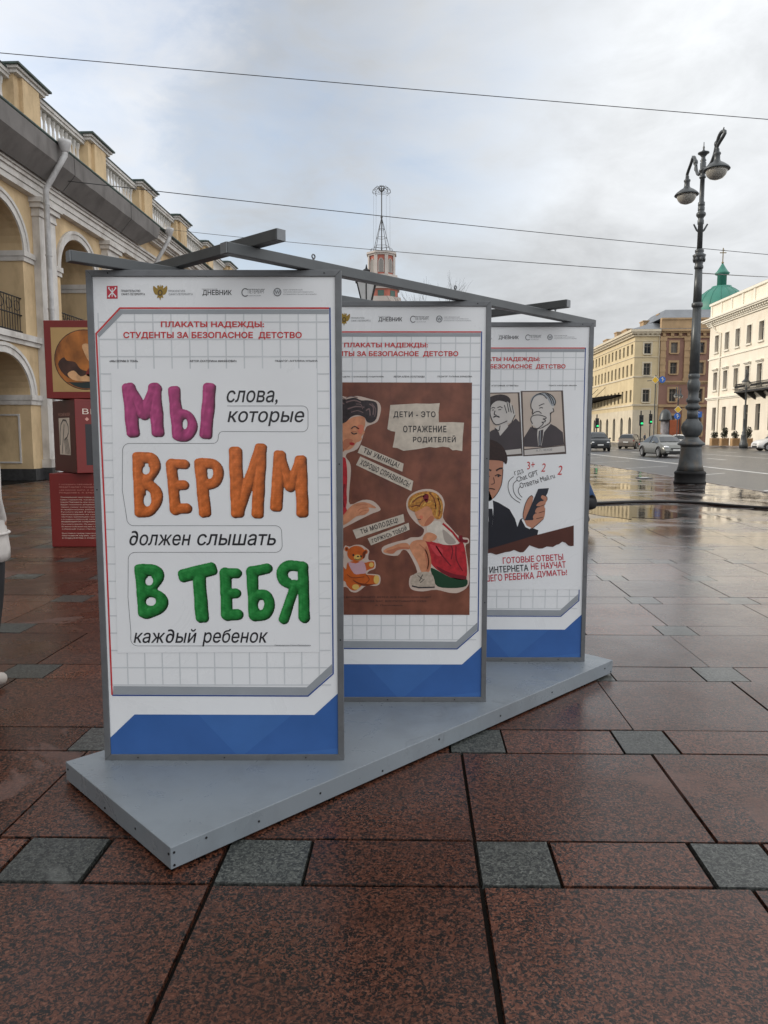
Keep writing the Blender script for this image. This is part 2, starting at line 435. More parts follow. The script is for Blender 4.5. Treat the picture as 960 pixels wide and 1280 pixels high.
pd.add([pc_ + Vector((math.cos(a) * .85 * q2.uniform(.7, 1.15), math.sin(a) * 1.3 * q2.uniform(.7, 1.15), 0)) for a in [2 * math.pi * i / 26 for i in range(26)]], [tuple(range(26))])
M_water = mat('puddle_water', (.02, .02, .022), .03, var=.05, bump=.12, bscale=5, spec=.9)
tag(pd.build('puddle', M_water, fix=False), kind='structure')
mk = MB()
def mark(s0, s1, t0, t1, skew=0.0):
    P = [st(s0, t0, -.112), st(s1, t0, -.112), st(s1 + skew, t1, -.112), st(s0 + skew, t1, -.112)]
    mk.add(P, [(0, 1, 2, 3)])
mark(13.52, 13.74, 8, 102)
for i in range(12): mark(18.48, 18.68, 12.5 + i * 8.2, 15.5 + i * 8.2)
mark(22.28, 22.46, 12, 102)
for i in range(11): mark(26.68, 26.88, 14 + i * 8.2, 18 + i * 8.2)
for i in range(9):                                            # slanting bay marks by the kerb
    t0 = 13.6 + i * 6.6
    P = [st(9.3, t0, -.112), st(9.3, t0 + .16, -.112), st(12.2, t0 + 3.1, -.112), st(12.2, t0 + 2.94, -.112)]
    mk.add(P, [(0, 1, 2, 3)])
tag(mk.build('road_markings', M_paint, fix=False), kind='structure')
# ------------------------------------------------------------------ the exhibition stand: platform, three panels, rails
M_plat = mat('grey_painted_board', (.205, .235, .262), .33, var=.08, scale=1.6, bump=.05, bscale=14, dirt=(.14, .155, .17, .75), dscale=2.4)
M_alu = mat('grey_steel_frame', (.150, .158, .168), .42, .35, var=.10, scale=12, spec=.5)
M_rail = mat('grey_painted_tube', (.085, .093, .098), .45, .15, var=.12, scale=9)
M_cap = mat('grey_plastic_cap', (.20, .215, .23), .5)
M_screw = mat('dark_screw', (.02, .02, .022), .5, .6)
M_sheet = mat('poster_vinyl', (.80, .825, .85), .30, var=.03, scale=3, bump=.45, bscale=2.6, spec=.45)
M_back = mat('poster_backboard', (.55, .56, .57), .6)
def grime(m, c, lo, hi, amt, sc):               # a second, finer layer of scuffs and dirt, with a change of gloss
    n, l = m.node_tree.nodes, m.node_tree.links; p = n['Principled BSDF']; src = p.inputs['Base Color'].links[0].from_socket
    t = n.new('ShaderNodeTexCoord'); z = n.new('ShaderNodeTexNoise'); z.inputs['Scale'].default_value = sc; z.inputs['Detail'].default_value = 9; z.inputs['Roughness'].default_value = .72; z.inputs['Distortion'].default_value = .8
    l.new(t.outputs['Object'], z.inputs['Vector']); r = n.new('ShaderNodeMapRange'); l.new(z.outputs[0], r.inputs[0]); r.inputs[1].default_value = lo; r.inputs[2].default_value = hi; r.inputs[4].default_value = amt
    x = n.new('ShaderNodeMix'); x.data_type = 'RGBA'; l.new(r.outputs[0], x.inputs[0]); l.new(src, x.inputs[6]); x.inputs[7].default_value = (*c, 1); l.new(x.outputs[2], p.inputs['Base Color'])
    g = n.new('ShaderNodeMapRange'); l.new(z.outputs[0], g.inputs[0]); g.inputs[1].default_value = .35; g.inputs[2].default_value = .65; b = p.inputs['Roughness'].default_value; g.inputs[3].default_value = b - .10; g.inputs[4].default_value = b + .16; l.new(g.outputs[0], p.inputs['Roughness'])
grime(M_plat, (.10, .105, .11), .60, .72, .5, 6.0)
grime(M_sheet, (.62, .63, .63), .62, .80, .5, 2.2)
grime(M_alu, (.07, .07, .07), .58, .75, .5, 9.0)
def ink(name, c, var=.06, rough=.32, scale=8): return mat(name, c, rough, var=var, scale=scale, spec=.45)
I_red = ink('red_ink', rgb(196, 48, 52)); I_crim = ink('crimson_ink', rgb(188, 38, 60)); I_blue = ink('blue_ink', rgb(60, 104, 168)); I_blue2 = ink('deep_blue_ink', rgb(54, 96, 160))
I_navy = ink('navy_ink', rgb(38, 72, 140)); I_grey = ink('grey_ink', rgb(150, 156, 162)); I_grid = ink('grid_ink', rgb(203, 208, 212)); I_black = ink('black_ink', rgb(34, 34, 40)); I_mid = ink('mid_grey_ink', rgb(96, 98, 104))
I_white = ink('white_ink', rgb(230, 233, 236)); I_gold = ink('gold_ink', rgb(150, 122, 40)); I_gdark = ink('dark_gold_ink', rgb(84, 66, 30))

# platform
ZP = .085
A, B, C_ = Vector((-.683, 2.257, 0)), Vector((-1.287, 2.889, 0)), Vector((1.341, 4.251, 0))
D_ = B + C_ - A
plat_c = (A + D_) / 2
pl = thing('platform', 'low grey painted platform on the paving under the three poster panels', 'platform', (plat_c.x, plat_c.y, 0))
mb = MB(); mb.hexa([A + Vector((0,0,.010)), C_ + Vector((0,0,.010)), D_ + Vector((0,0,.010)), B + Vector((0,0,.010)), A + Vector((0,0,ZP)), C_ + Vector((0,0,ZP)), D_ + Vector((0,0,ZP)), B + Vector((0,0,ZP))])
mb.build('deck', M_plat, pl, (plat_c.x, plat_c.y, 0), bevel=.0025)
ac = (C_ - A).normalized(); ab = (B - A).normalized()
for fu in (.12, 1.4, 2.7):
    for fv in (.12, .75):
        q = A + ac * fu + ab * fv; mb = MB(); mb.box(q.x - .05, q.x + .05, q.y - .05, q.y + .05, -.002, .011); mb.build('foot', M_screw, pl, (plat_c.x, plat_c.y, 0))
for base, d, nrm, lst in ((A, ac, -ab, [(.012, .065), (.012, .022), (.13, .068), (.34, .045), (.62, .05), (.95, .03), (1.3, .06), (1.75, .045), (2.2, .05), (2.75, .055), (2.82, .02)]),
                          (A, ab, -ac, [(.012, .06), (.25, .05), (.5, .03), (.85, .06)])):
    for u, z in lst:
        p = base + d * u + nrm * .0005 + Vector((0, 0, z)); mb = MB()
        mb.tube([p - nrm * .002, p + nrm * .0015], .0042, 8); mb.build('screw', M_screw, pl, (plat_c.x, plat_c.y, 0))

# panels
PH, PW, FR, FD = 1.935, .970, .024, .034
PC = {1: (-.647, 2.90), 2: (.018, 3.563), 3: (.683, 4.221)}
LB = {1: 'front poster panel on grey platform with plasticine words in pink, orange and green',
      2: 'middle poster panel on grey platform with brown collage of woman, girl and bear',
      3: 'rear poster panel on grey platform with drawn boy holding a phone'}
panels, sheets = {}, {}
PGRP = 'poster panels standing on the platform'
for k, (xc, yy) in PC.items():
    root = thing('poster_panel', LB[k], 'poster panel', (xc, yy, ZP), 0, PGRP)
    h = PW / 2
    mb = MB()                                   # mitred frame bars, front face at y=0
    mb.hexa([(-h,0,0),(-h,FD,0),(-h+FR,FD,FR),(-h+FR,0,FR),(-h,0,PH),(-h,FD,PH),(-h+FR,FD,PH-FR),(-h+FR,0,PH-FR)])
    mb.hexa([(h,0,0),(h,FD,0),(h-FR,FD,FR),(h-FR,0,FR),(h,0,PH),(h,FD,PH),(h-FR,FD,PH-FR),(h-FR,0,PH-FR)])
    mb.hexa([(-h+.0004,0,0),(-h+.0004,FD,0),(h-.0004,FD,0),(h-.0004,0,0),(-h+FR,0,FR),(-h+FR,FD,FR),(h-FR,FD,FR),(h-FR,0,FR)])
    mb.hexa([(-h+.0004,0,PH),(-h+.0004,FD,PH),(h-.0004,FD,PH),(h-.0004,0,PH),(-h+FR,0,PH-FR),(-h+FR,FD,PH-FR),(h-FR,FD,PH-FR),(h-FR,0,PH-FR)])
    fr = mb.build('frame', M_alu, root, bevel=.0015)
    for u, z in ((-.35, .012), (0, .012), (.33, .012), (-.4, PH - .012), (.42, PH - .012), (h - .012, 1.2), (h - .012, .5), (-h + .012, 1.1)):
        mb = MB(); mb.tube([(u, .001, z), (u, -.0012, z)], .003, 8); mb.build('rivet', M_screw, fr)
    mb = MB(); mb.box(-h + FR - .003, h - FR + .003, .007, .012, FR - .003, PH - FR + .003)
    sh = mb.build('poster', M_sheet, root)
    mb = MB(); mb.box(-h + FR, h - FR, .0125, .026, FR, PH - FR); mb.build('backboard', M_back, root)
    panels[k], sheets[k] = root, sh

YS = .007                                        # printed face of the sheet
def put(k, q, layer, src=None):                  # a point of the photograph on panel src -> local point on panel k's sheet
    src = src or k
    xc, yy = PC[src]
    P = at_y(q[0], q[1], yy + YS)
    return Vector((P.x - xc, YS - .0004 * layer, P.z - ZP))
class Print:                                     # a printed layer, built as one part of a poster
    def __init__(self, k, src=None): self.k, self.src, self.mb, self.mats = k, src, MB(), []
    def mi(self, m):
        if m not in self.mats: self.mats.append(m)
        return self.mats.index(m)
    def poly(self, pts, m, layer=1):
        self.mb.poly([put(self.k, q, layer, self.src) for q in pts], self.mi(m)); return self
    def line(self, pts, w, m, layer=1, closed=False):        # w in photo px of this panel
        P = [put(self.k, q, layer, self.src) for q in pts]
        yy = PC[self.src or self.k][1]; hw = w * yy / F / 2; n = len(P); L, R = [], []
        for i, p in enumerate(P):
            a = P[i - 1] if (i or closed) else p; b = P[(i + 1) % n] if (i < n - 1 or closed) else p
            d1 = (p - a); d2 = (b - p)
            d1 = d1.normalized() if d1.length > 1e-9 else d2.normalized(); d2 = d2.normalized() if d2.length > 1e-9 else d1
            tn = (d1 + d2).normalized(); nn = Vector((-tn.z, 0, tn.x)); c = max(.5, nn.dot(Vector((-d1.z, 0, d1.x))))
            L.append(p + nn * hw / c); R.append(p - nn * hw / c)
        fs = [(i, i + 1, n + i + 1, n + i) for i in range(n - 1)]
        if closed: fs.append((n - 1, 0, n, 2 * n - 1))
        self.mb.add(L + R, fs, self.mi(m)); return self
    def text(self, body, c, w, h, m, layer=2, rot=0.0, shear=0.0, bold=0.0, spacing=1.0):   # centre, width, height in px; rot anticlockwise degrees
        vs, fs = text_mesh(body, shear, bold, spacing)
        xs = [v[0] for v in vs]; ys = [v[1] for v in vs]
        x0, x1, y0, y1 = min(xs), max(xs), min(ys), max(ys); ca, sa = math.cos(math.radians(rot)), math.sin(math.radians(rot))
        o = []
        for x, y, z in vs:
            a = ((x - x0) / (x1 - x0) - .5) * w; b = ((y - y0) / (y1 - y0) - .5) * h
            o.append(put(self.k, (c[0] + a * ca - b * sa, c[1] - (a * sa + b * ca)), layer, self.src))
        self.mb.add(o, fs, self.mi(m)); return self
    def disc(self, c, rx, ry, m, layer=2, n=24):
        return self.poly([(c[0] + rx * math.cos(2*math.pi*i/n), c[1] + ry * math.sin(2*math.pi*i/n)) for i in range(n)], m, layer)
    def done(self, name, label=None):
        o = self.mb.build(name, self.mats, sheets[self.k], fix=False)
        if label: o['label'] = label
        return o
def smooth(pts, closed=True, n=3):               # Catmull-Rom through traced points
    out, N = [], len(pts)
    for i in range(N if closed else N - 1):
        p0, p1, p2, p3 = (pts[(i-1) % N], pts[i], pts[(i+1) % N], pts[(i+2) % N]) if closed else (pts[max(i-1,0)], pts[i], pts[i+1], pts[min(i+2,N-1)])
        for j in range(n):
            t = j / n
            out.append(tuple(.5 * ((2*b) + (-a + c)*t + (2*a - 5*b + 4*c - d)*t*t + (-a + 3*b - 3*c + d)*t**3) for a, b, c, d in zip(p0, p1, p2, p3)))
    if not closed: out.append(pts[-1])
    return out

# --- what all three posters share, traced once from the front one
def Z5(x, y): return (100 + x / 2.8235, 320 + y / 2.8235)
def template(k):
    p = Print(k, 1)                              # grid
    xs = [122.5 + 22.75 * i for i in range(13)]
    for i, x in enumerate(xs):
        dx = 15 * .0 
        p.line([(x, 391), (x + (480 - x) * .045, 857)], 1.6, I_grid, 1)
    for j in range(22):
        y = 402.5 + 21.6 * j
        if y < 857: p.line([(122 + (y - 390) * .040, y), (411 + (y - 390) * .006, y)], 1.6, I_grid, 1.7)
    p.done('grid')
    p = Print(k, 1)                              # border with its grey inner band
    p.poly([(121.5, 418), (150, 387), (411, 387), (411, 392.5), (153, 392.5), (124, 422)], I_grey, 2)
    p.poly([(142, 857.5), (383.5, 859), (415, 830), (415.5, 841), (385, 869), (141, 868)], I_grey, 2)
    p.line([(411.6, 385.2), (150, 385.2), (120.3, 417), (131, 640), (140.2, 868.5)], 2.0, I_red, 3)
    p.line([(140.4, 869), (385, 870), (416.5, 842), (412.4, 384.4)], 1.7, I_navy, 3)
    p.done('border')
    p = Print(k, 1)                              # blue foot with its paler facets
    p.poly([(135.8, 924), (168.3, 893), (393, 893.6), (423.6, 865.5), (425, 948), (136, 947.5)], I_blue, 1)
    p.poly([(136, 925), (168.3, 893), (248, 893.3), (300, 947.5), (136, 947.5)], I_blue2, 2)
    p.poly([(300, 947.5), (365, 893.6), (393, 893.6), (423.6, 866), (424.5, 935)], I_blue2, 2)
    p.done('blue_foot')
    p = Print(k, 1)
    p.text('ПЛАКАТЫ НАДЕЖДЫ:', Z5(468, 243), 129, 8.6, I_red, 4, bold=.055)
    p.text('СТУДЕНТЫ ЗА БЕЗОПАСНОЕ  ДЕТСТВО', Z5(468, 281), 223, 9.4, I_red, 4, bold=.055)
    p.done('headline')
    p = Print(k, 1)                              # row of emblems
    p.poly([(133.5, 357.5), (147, 357.3), (147.2, 373.3), (133.8, 373.5)], I_crim, 2)
    p.line([(135.5, 360), (145.2, 371)], 1.2, I_white, 3); p.line([(145.2, 360), (135.5, 371)], 1.2, I_white, 3)
    p.line([(140.4, 360.5), (140.4, 371)], 1.0, I_white, 4)
    for x, y in ((136.3, 360), (144.5, 360), (136.6, 370.6), (144.6, 370.6)): p.disc((x, y), 1.0, 1.2, I_white, 4, 8)
    p.text('ПРАВИТЕЛЬСТВО', (163.5, 363.6), 24, 2.7, I_black, 2, bold=.03); p.text('САНКТ-ПЕТЕРБУРГА', (166.5, 367.7), 29.5, 2.9, I_black, 2, bold=.03)
    p.done('emblem'); p = Print(k, 1)
    p.poly(smooth([(191.8, 357.4), (194.6, 359.2), (196.8, 360.6), (196.4, 357.6), (198.4, 356.6), (199.4, 358.8), (200.3, 355.4), (201.2, 358.8), (202.2, 356.6), (204.2, 357.6), (203.8, 360.6), (206, 359.2), (208.8, 357.4), (209, 363), (206.6, 368), (203.6, 369), (204.2, 372.6), (201.6, 372), (200.3, 375.6), (199, 372), (196.4, 372.6), (197, 369), (194, 368), (191.6, 363)]), I_gold, 2)
    p.disc((200.3, 366), 3.1, 3.9, I_gdark, 3); p.disc((200.3, 366), 1.6, 2.2, I_gold, 4, 10)
    p.text('ПРОКУРАТУРА', (221, 363.8), 21, 2.7, I_mid, 2); p.text('САНКТ-ПЕТЕРБУРГА', (226, 367.8), 30, 2.7, I_mid, 2)
    p.done('emblem'); p = Print(k, 1)
    p.text('ПЕТЕРБУРГСКИЙ', (262, 361.4), 19, 1.6, I_mid, 2); p.text('ДНЕВНИК', (271.5, 366.3), 36.5, 7.6, I_black, 2, bold=.03)
    p.done('emblem'); p = Print(k, 1)
    arc = [(306.6 + 4.2 * math.cos(a), 365.6 + 4.8 * math.sin(a)) for a in [math.radians(d) for d in range(45, 316, 18)]]
    p.line(arc, 1.1, I_mid, 2)
    p.text('ПЕТЕРБУРГ', (320.5, 364), 21, 5.6, I_mid, 2); p.text('СТУДЕНЧЕСКИЙ', (317, 369.6), 18, 1.6, I_mid, 2)
    p.done('emblem'); p = Print(k, 1)
    p.disc((346.8, 365.2), 4.9, 5.3, I_mid, 2); p.disc((346.8, 365.2), 3.9, 4.2, I_grid, 3)
    p.line([(344, 363), (345.6, 367), (347, 363.4), (348.4, 367), (349.8, 363)], .8, I_mid, 4)
    for i, (w, y, b) in enumerate(((24, 362.2, 'САНКТ-ПЕТЕРБУРГСКИЙ'), (38, 365, 'ГОСУДАРСТВЕННЫЙ УНИВЕРСИТЕТ'), (42, 367.8, 'ПРОМЫШЛЕННЫХ ТЕХНОЛОГИЙ И ДИЗАЙНА'))):
        p.text(b, (354 + w / 2, y), w, 1.7, I_mid, 2)
    p.done('emblem')
for k in (1, 2, 3): template(k)
# ------------------------------------------------------------------ poster 1: plasticine words
def Z6(x, y): return (100 + x / 2.8235, 460 + y / 2.8235)
def Z7(x, y): return (100 + x / 2.8235, 640 + y / 2.8235)
p = Print(1)
p.poly([(139, 461), (396, 460.5), (399, 815), (147, 816)], M_sheet, 4)
p.done('picture_field')
p = Print(1)
for b, x0, x1 in (('«МЫ ВЕРИМ В ТЕБЯ»', 137, 172.5), ('АВТОР: ЕКАТЕРИНА МИНИНОВИЧ', 237, 295.5), ('ПЕДАГОГ: АНГЕЛИНА ИЛЬИНА', 344, 397)):
    p.text(b, ((x0 + x1) / 2, 451.3), x1 - x0, 2.7, I_black, 4, bold=.03); p.done('credit'); p = Print(1)
p.text('Прокуратура Санкт-Петербурга', (366, 806.5), 45, 2.2, I_mid, 6)
p.done('credit')
def word(b, f, x0, x1, y0, y1): 
    p = Print(1); a, c = f(x0, y0), f(x1, y1); p.text(b, ((a[0]+c[0])/2, (a[1]+c[1])/2), c[0]-a[0], c[1]-a[1], I_black, 6, shear=.20, bold=.016); p.done('slanted_word')
word('слова,', Z6, 518, 698, 79, 130); word('которые', Z6, 521, 792, 152, 205)
word('∂олжен', Z7, 175, 392, 66, 118); word('слышать', Z7, 414, 692, 77, 118); word('каж∂ый', Z7, 190, 412, 412, 462); word('ребенок', Z7, 432, 664, 412, 474)
p = Print(1)                                     # thin speech-shape outlines
def rc(cx, cy, r, a0, a1, n=6): return [(cx + r * math.cos(math.radians(a0 + (a1-a0)*i/n)), cy - r * math.sin(math.radians(a0 + (a1-a0)*i/n))) for i in range(n + 1)]
L1 = [Z6(*q) for q in [(480, 40), (480, 80), (500, 120)] + [(520, 134)] + rc(785, 154, 20, 90, 0) + rc(785, 205, 20, 0, -90) + [(505, 224)] + rc(505, 240, 16, 90, 180)[0:] + rc(470, 248, 18, 0, -90) + rc(175, 290, 24, 90, 180) + [(150, 430)]]
p.line(L1[3:], .55, I_mid, 6); p.done('outline'); p = Print(1)
L2 = [(153, 612)] + [Z7(*q) for q in rc(190, 24, 24, 180, 270) + rc(690, 70, 22, 90, 0) + rc(690, 118, 24, 0, -90) + rc(195, 166, 24, 90, 180) + [(170, 300), (180, 420)] + rc(204, 448, 24, 180, 270) + [(700, 472), (812, 472)]]
p.line(L2, .55, I_mid, 6)
p.done('outline')

M_clay = attr_mat('plasticine_print', .24, var=.10, scale=55, spec=.45)
def clay_word(name, strokes, f, base, seed, holes=(), off=0.0, layer=8, dark=1.0):
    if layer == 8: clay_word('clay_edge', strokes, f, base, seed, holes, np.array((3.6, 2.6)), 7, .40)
    """one printed word: distance field of its strokes, cut to a clean outline, pigment per vertex"""
    segs = [(np.array(a, float) + off, np.array(b, float) + off, r + 1.2 + (1.0 if r >= 18 else 0)) for pl0, r in strokes for pl_ in [smooth(pl0, False, 4) if len(pl0) > 2 else pl0] for a, b in zip(pl_, pl_[1:])]
    xs = [q[0] for a, b, r in segs for q in (a - r - 6, a + r + 6, b - r - 6, b + r + 6)]; ys = [q[1] for a, b, r in segs for q in (a - r - 6, a + r + 6, b - r - 6, b + r + 6)]
    stp = 2.4
    gx = np.arange(min(xs), max(xs), stp); gy = np.arange(min(ys), max(ys), stp)
    X, Y = np.meshgrid(gx, gy)
    rs = np.random.RandomState(seed)
    def field(X, Y):
        acc = None
        for a, b, r in segs:
            d = b - a; L = max(d @ d, 1e-6); t = np.clip(((X - a[0]) * d[0] + (Y - a[1]) * d[1]) / L, 0, 1)
            Ls = math.sqrt(L); ux, uy = d / Ls; mx_, my_ = (a + b) / 2; al = abs((X - mx_) * ux + (Y - my_) * uy); pe = abs(-(X - mx_) * uy + (Y - my_) * ux)
            cr = (.60 if r >= 20 else .999) * r; qx = al - (Ls / 2 + r - cr); qy = pe - (r - cr)
            s = np.hypot(np.maximum(qx, 0), np.maximum(qy, 0)) + np.minimum(np.maximum(qx, qy), 0) - cr
            if acc is None: acc = s
            else:
                kk = 5.0; h = np.clip(.5 + .5 * (acc - s) / kk, 0, 1); acc = acc * (1 - h) + s * h - kk * h * (1 - h)
        for hx, hy, ra, rb in holes:
            hd = (np.hypot((X - hx - np.mean(off)) / ra, (Y - hy - np.mean(off)) / rb) - 1) * min(ra, rb); acc = np.maximum(acc, -hd)
        w = sum(np.sin(X * fx + Y * fy + ph) for fx, fy, ph in wob) * .45
        return acc + w
    wob = [(rs.uniform(-.09, .09), rs.uniform(-.09, .09), rs.uniform(0, 6)) for _ in range(4)]
    S = field(X, Y); e = .5
    GX = (field(X + e, Y) - field(X - e, Y)); GY = (field(X, Y + e) - field(X, Y - e)); G = np.hypot(GX, GY) + 1e-6
    inside = S < stp * .75
    idx = -np.ones(S.shape, int); vs, cols = [], []
    R = 17.0
    tex = sum(np.sin(X * rs.uniform(-.25, .25) + Y * rs.uniform(-.25, .25) + rs.uniform(0, 6)) for _ in range(9)) / 9
    fing = sum(np.sin(X * rs.uniform(-.7, .7) + Y * rs.uniform(-.7, .7) + rs.uniform(0, 6)) for _ in range(8)) / 8
    for j, i in zip(*np.where(inside)):
        s = S[j, i]; x, y = X[j, i], Y[j, i]
        if s > 0:
            x -= s * GX[j, i] / G[j, i]; y -= s * GY[j, i] / G[j, i]; s = 0
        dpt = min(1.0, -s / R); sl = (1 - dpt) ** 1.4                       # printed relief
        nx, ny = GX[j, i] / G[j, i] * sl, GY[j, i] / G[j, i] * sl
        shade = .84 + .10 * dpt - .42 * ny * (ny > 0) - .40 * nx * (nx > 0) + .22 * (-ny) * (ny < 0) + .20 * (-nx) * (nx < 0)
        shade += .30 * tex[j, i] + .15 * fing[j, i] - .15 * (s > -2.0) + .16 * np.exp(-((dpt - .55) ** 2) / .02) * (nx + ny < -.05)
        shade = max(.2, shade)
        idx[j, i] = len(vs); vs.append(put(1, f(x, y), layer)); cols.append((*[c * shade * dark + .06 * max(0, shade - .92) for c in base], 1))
    fs = []
    for j in range(S.shape[0] - 1):
        for i in range(S.shape[1] - 1):
            q = (idx[j, i], idx[j, i+1], idx[j+1, i+1], idx[j+1, i])
            if min(q) >= 0: fs.append(q)
    me = bpy.data.meshes.new(name); me.from_pydata(vs, [], fs); me.materials.append(M_clay)
    ca = me.color_attributes.new('Col', 'FLOAT_COLOR', 'POINT'); ca.data.foreach_set('color', [c for q in cols for c in q])
    b = bmesh.new(); b.from_mesh(me); bmesh.ops.delete(b, geom=[v for v in b.verts if not v.link_faces], context='VERTS'); b.to_mesh(me); b.free()
    o = bpy.data.objects.new(name, me); COL.objects.link(o); o.parent = sheets[1]; return o
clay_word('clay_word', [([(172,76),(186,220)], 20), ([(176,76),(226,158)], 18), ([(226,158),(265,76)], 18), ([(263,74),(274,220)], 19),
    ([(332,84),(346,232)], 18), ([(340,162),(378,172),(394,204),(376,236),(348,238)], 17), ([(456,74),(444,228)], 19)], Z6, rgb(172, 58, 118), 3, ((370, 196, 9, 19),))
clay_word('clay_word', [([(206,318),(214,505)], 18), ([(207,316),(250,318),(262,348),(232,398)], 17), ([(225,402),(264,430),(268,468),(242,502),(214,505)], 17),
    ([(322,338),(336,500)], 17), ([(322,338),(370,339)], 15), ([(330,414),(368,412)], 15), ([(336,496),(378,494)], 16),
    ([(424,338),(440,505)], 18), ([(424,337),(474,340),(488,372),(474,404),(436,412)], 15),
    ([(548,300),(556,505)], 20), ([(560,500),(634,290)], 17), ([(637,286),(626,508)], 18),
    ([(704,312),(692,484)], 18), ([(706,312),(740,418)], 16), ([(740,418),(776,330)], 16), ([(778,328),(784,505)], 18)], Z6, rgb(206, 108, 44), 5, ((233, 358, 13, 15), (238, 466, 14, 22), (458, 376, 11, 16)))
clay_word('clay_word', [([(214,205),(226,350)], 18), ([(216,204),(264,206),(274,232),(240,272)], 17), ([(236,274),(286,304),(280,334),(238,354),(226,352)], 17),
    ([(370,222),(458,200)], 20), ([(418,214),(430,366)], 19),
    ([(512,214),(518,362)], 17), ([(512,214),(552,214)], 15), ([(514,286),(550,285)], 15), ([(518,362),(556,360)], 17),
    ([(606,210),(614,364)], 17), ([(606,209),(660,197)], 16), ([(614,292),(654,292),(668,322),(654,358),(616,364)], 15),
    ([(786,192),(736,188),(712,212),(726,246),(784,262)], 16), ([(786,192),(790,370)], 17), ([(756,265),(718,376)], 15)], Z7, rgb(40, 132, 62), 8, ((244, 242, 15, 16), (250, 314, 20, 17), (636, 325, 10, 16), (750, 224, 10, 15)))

# ------------------------------------------------------------------ poster 2: brown paper collage
def Zb(x, y): return (420 + x / 4.8, 480 + y / 4.8)
def Zc(x, y): return (420 + x / 4.8, 620 + y / 4.8)
def T(f, pts, sm=True): 
    q = [f(*a) for a in pts]; return smooth(q) if sm else q
I_brown = mat('brown_print', rgb(118, 72, 56), .34, var=.34, scale=11, dirt=(*rgb(84, 46, 44), .9), dscale=7.0, spec=.45)
I_paper = ink('torn_paper_print', rgb(196, 186, 172), .16, scale=30); I_cut = ink('cut_edge_print', rgb(198, 180, 168))
I_hair = mat('dark_hair_print', rgb(44, 36, 40), .34, var=.5, scale=60); I_hairl = ink('hair_shine_print', rgb(112, 92, 92)); I_skin = ink('skin_print', rgb(198, 136, 102), .20, scale=30); I_skin2 = ink('skin_shade_print', rgb(178, 112, 84)); I_lip = ink('lip_print', rgb(165, 40, 40))
I_dress = mat('red_cloth_print', rgb(168, 34, 44), .34, var=.30, scale=42); I_dress2 = ink('dark_red_cloth_print', rgb(112, 20, 34)); I_bear = ink('orange_bear_print', rgb(190, 92, 34), .15, scale=30); I_bear2 = ink('bear_line_print', rgb(108, 48, 20)); I_pad = ink('bear_pad_print', rgb(212, 176, 96)); I_bib = ink('bib_print', rgb(196, 160, 170))
I_blond = mat('blond_hair_print', rgb(176, 120, 50), .34, var=.45, scale=80); I_blond2 = ink('blond_shade_print', rgb(116, 62, 30)); I_blouse = ink('blouse_print', rgb(206, 198, 186), .12, scale=50); I_green = ink('green_cloth_print', rgb(22, 62, 40), .2); I_shoe = ink('shoe_print', rgb(176, 164, 150), .18, scale=70)
p = Print(2)
p.poly([(364, 477.8), (590, 478.3), (586.8, 768.5), (369, 768.3)], I_brown, 4); p.done('brown_picture')
p = Print(2)
for b, x0, x1 in (('«ДЕТИ — ОТРАЖЕНИЕ РОДИТЕЛЕЙ»', 428, 480), ('АВТОР: АЛЕНА ЗОЛОТАРЕВА', 492, 531), ('ПЕДАГОГ: ТАТЬЯНА БОРИСОВА', 547, 590)):
    p.text(b, ((x0 + x1) / 2, 470.8), x1 - x0, 2.2, I_black, 4, bold=.03); p.done('credit'); p = Print(2)
p.text('НЕ ВОСПИТЫВАЙТЕ ДЕТЕЙ, ВСЕ РАВНО ОНИ БУДУТ', Zc(300, 606), 113, 2.9, I_black, 6, rot=0); p.text('ПОХОЖИ НА ВАС. ВОСПИТЫВАЙТЕ СЕБЯ', Zc(318, 629), 93, 2.9, I_black, 6)
p.text('А. Пословица', Zc(316, 656), 34, 2.4, I_black, 6)
p.done('proverb')
# woman
p = Print(2)
p.poly(T(Zb, [(-190,120),(-120,60),(-20,55),(60,78),(130,72),(205,90),(252,106),(270,142),(262,192),(245,228),(205,246),(182,258),(166,300),(152,345),(126,392),(70,415),(60,440),(82,470),(90,520),(80,640),(84,722),(160,695),(222,702),(264,742),(262,760),(222,775),(190,790),(120,825),(60,856),(-40,900),(-210,900),(-230,420)]), I_cut, 5)
p.poly(T(Zb, [(-60,300),(-20,230),(60,222),(100,200),(150,193),(172,204),(176,240),(168,270),(172,292),(160,306),(152,318),(155,332),(138,346),(122,352),(108,372),(85,392),(45,402),(20,420),(10,470),(-80,480),(-90,380)]), I_skin, 6)
p.poly(T(Zb, [(-60,320),(-30,300),(0,360),(50,398),(20,420),(10,470),(-80,480)]), I_skin2, 7)
p.poly(T(Zb, [(-160,150),(-110,85),(-20,68),(45,92),(110,82),(150,98),(190,98),(240,110),(250,150),(242,208),(212,232),(186,226),(170,200),(130,186),(90,198),(60,228),(20,248),(-10,300),(-60,330),(-130,330),(-170,250)]), I_hair, 8)
for q in ([(60,110),(110,98),(150,112)], [(70,150),(120,135),(170,140)], [(200,120),(225,140),(222,185)], [(-60,120),(0,100),(50,120)], [(-80,170),(-20,150),(40,165)], [(180,160),(200,150),(205,190)]): p.line(smooth([Zb(*a) for a in q], False), 1.6, I_hairl, 9)
p.line(smooth([Zb(*a) for a in [(92,268),(112,254),(138,270)]], False), 1.3, I_hair, 9); p.line(smooth([Zb(*a) for a in [(92,290),(108,300),(126,294)]], False), 1.3, I_hair, 9)
p.line([Zb(96,285), Zb(124,286)], .8, I_skin2, 9)
p.poly(T(Zb, [(82,352),(100,350),(112,358),(100,368),(86,364)]), I_lip, 9)
p.poly(T(Zb, [(-220,470),(-60,470),(40,438),(62,470),(68,560),(64,640),(66,700),(60,740),(50,800),(-220,860)]), I_dress, 7)
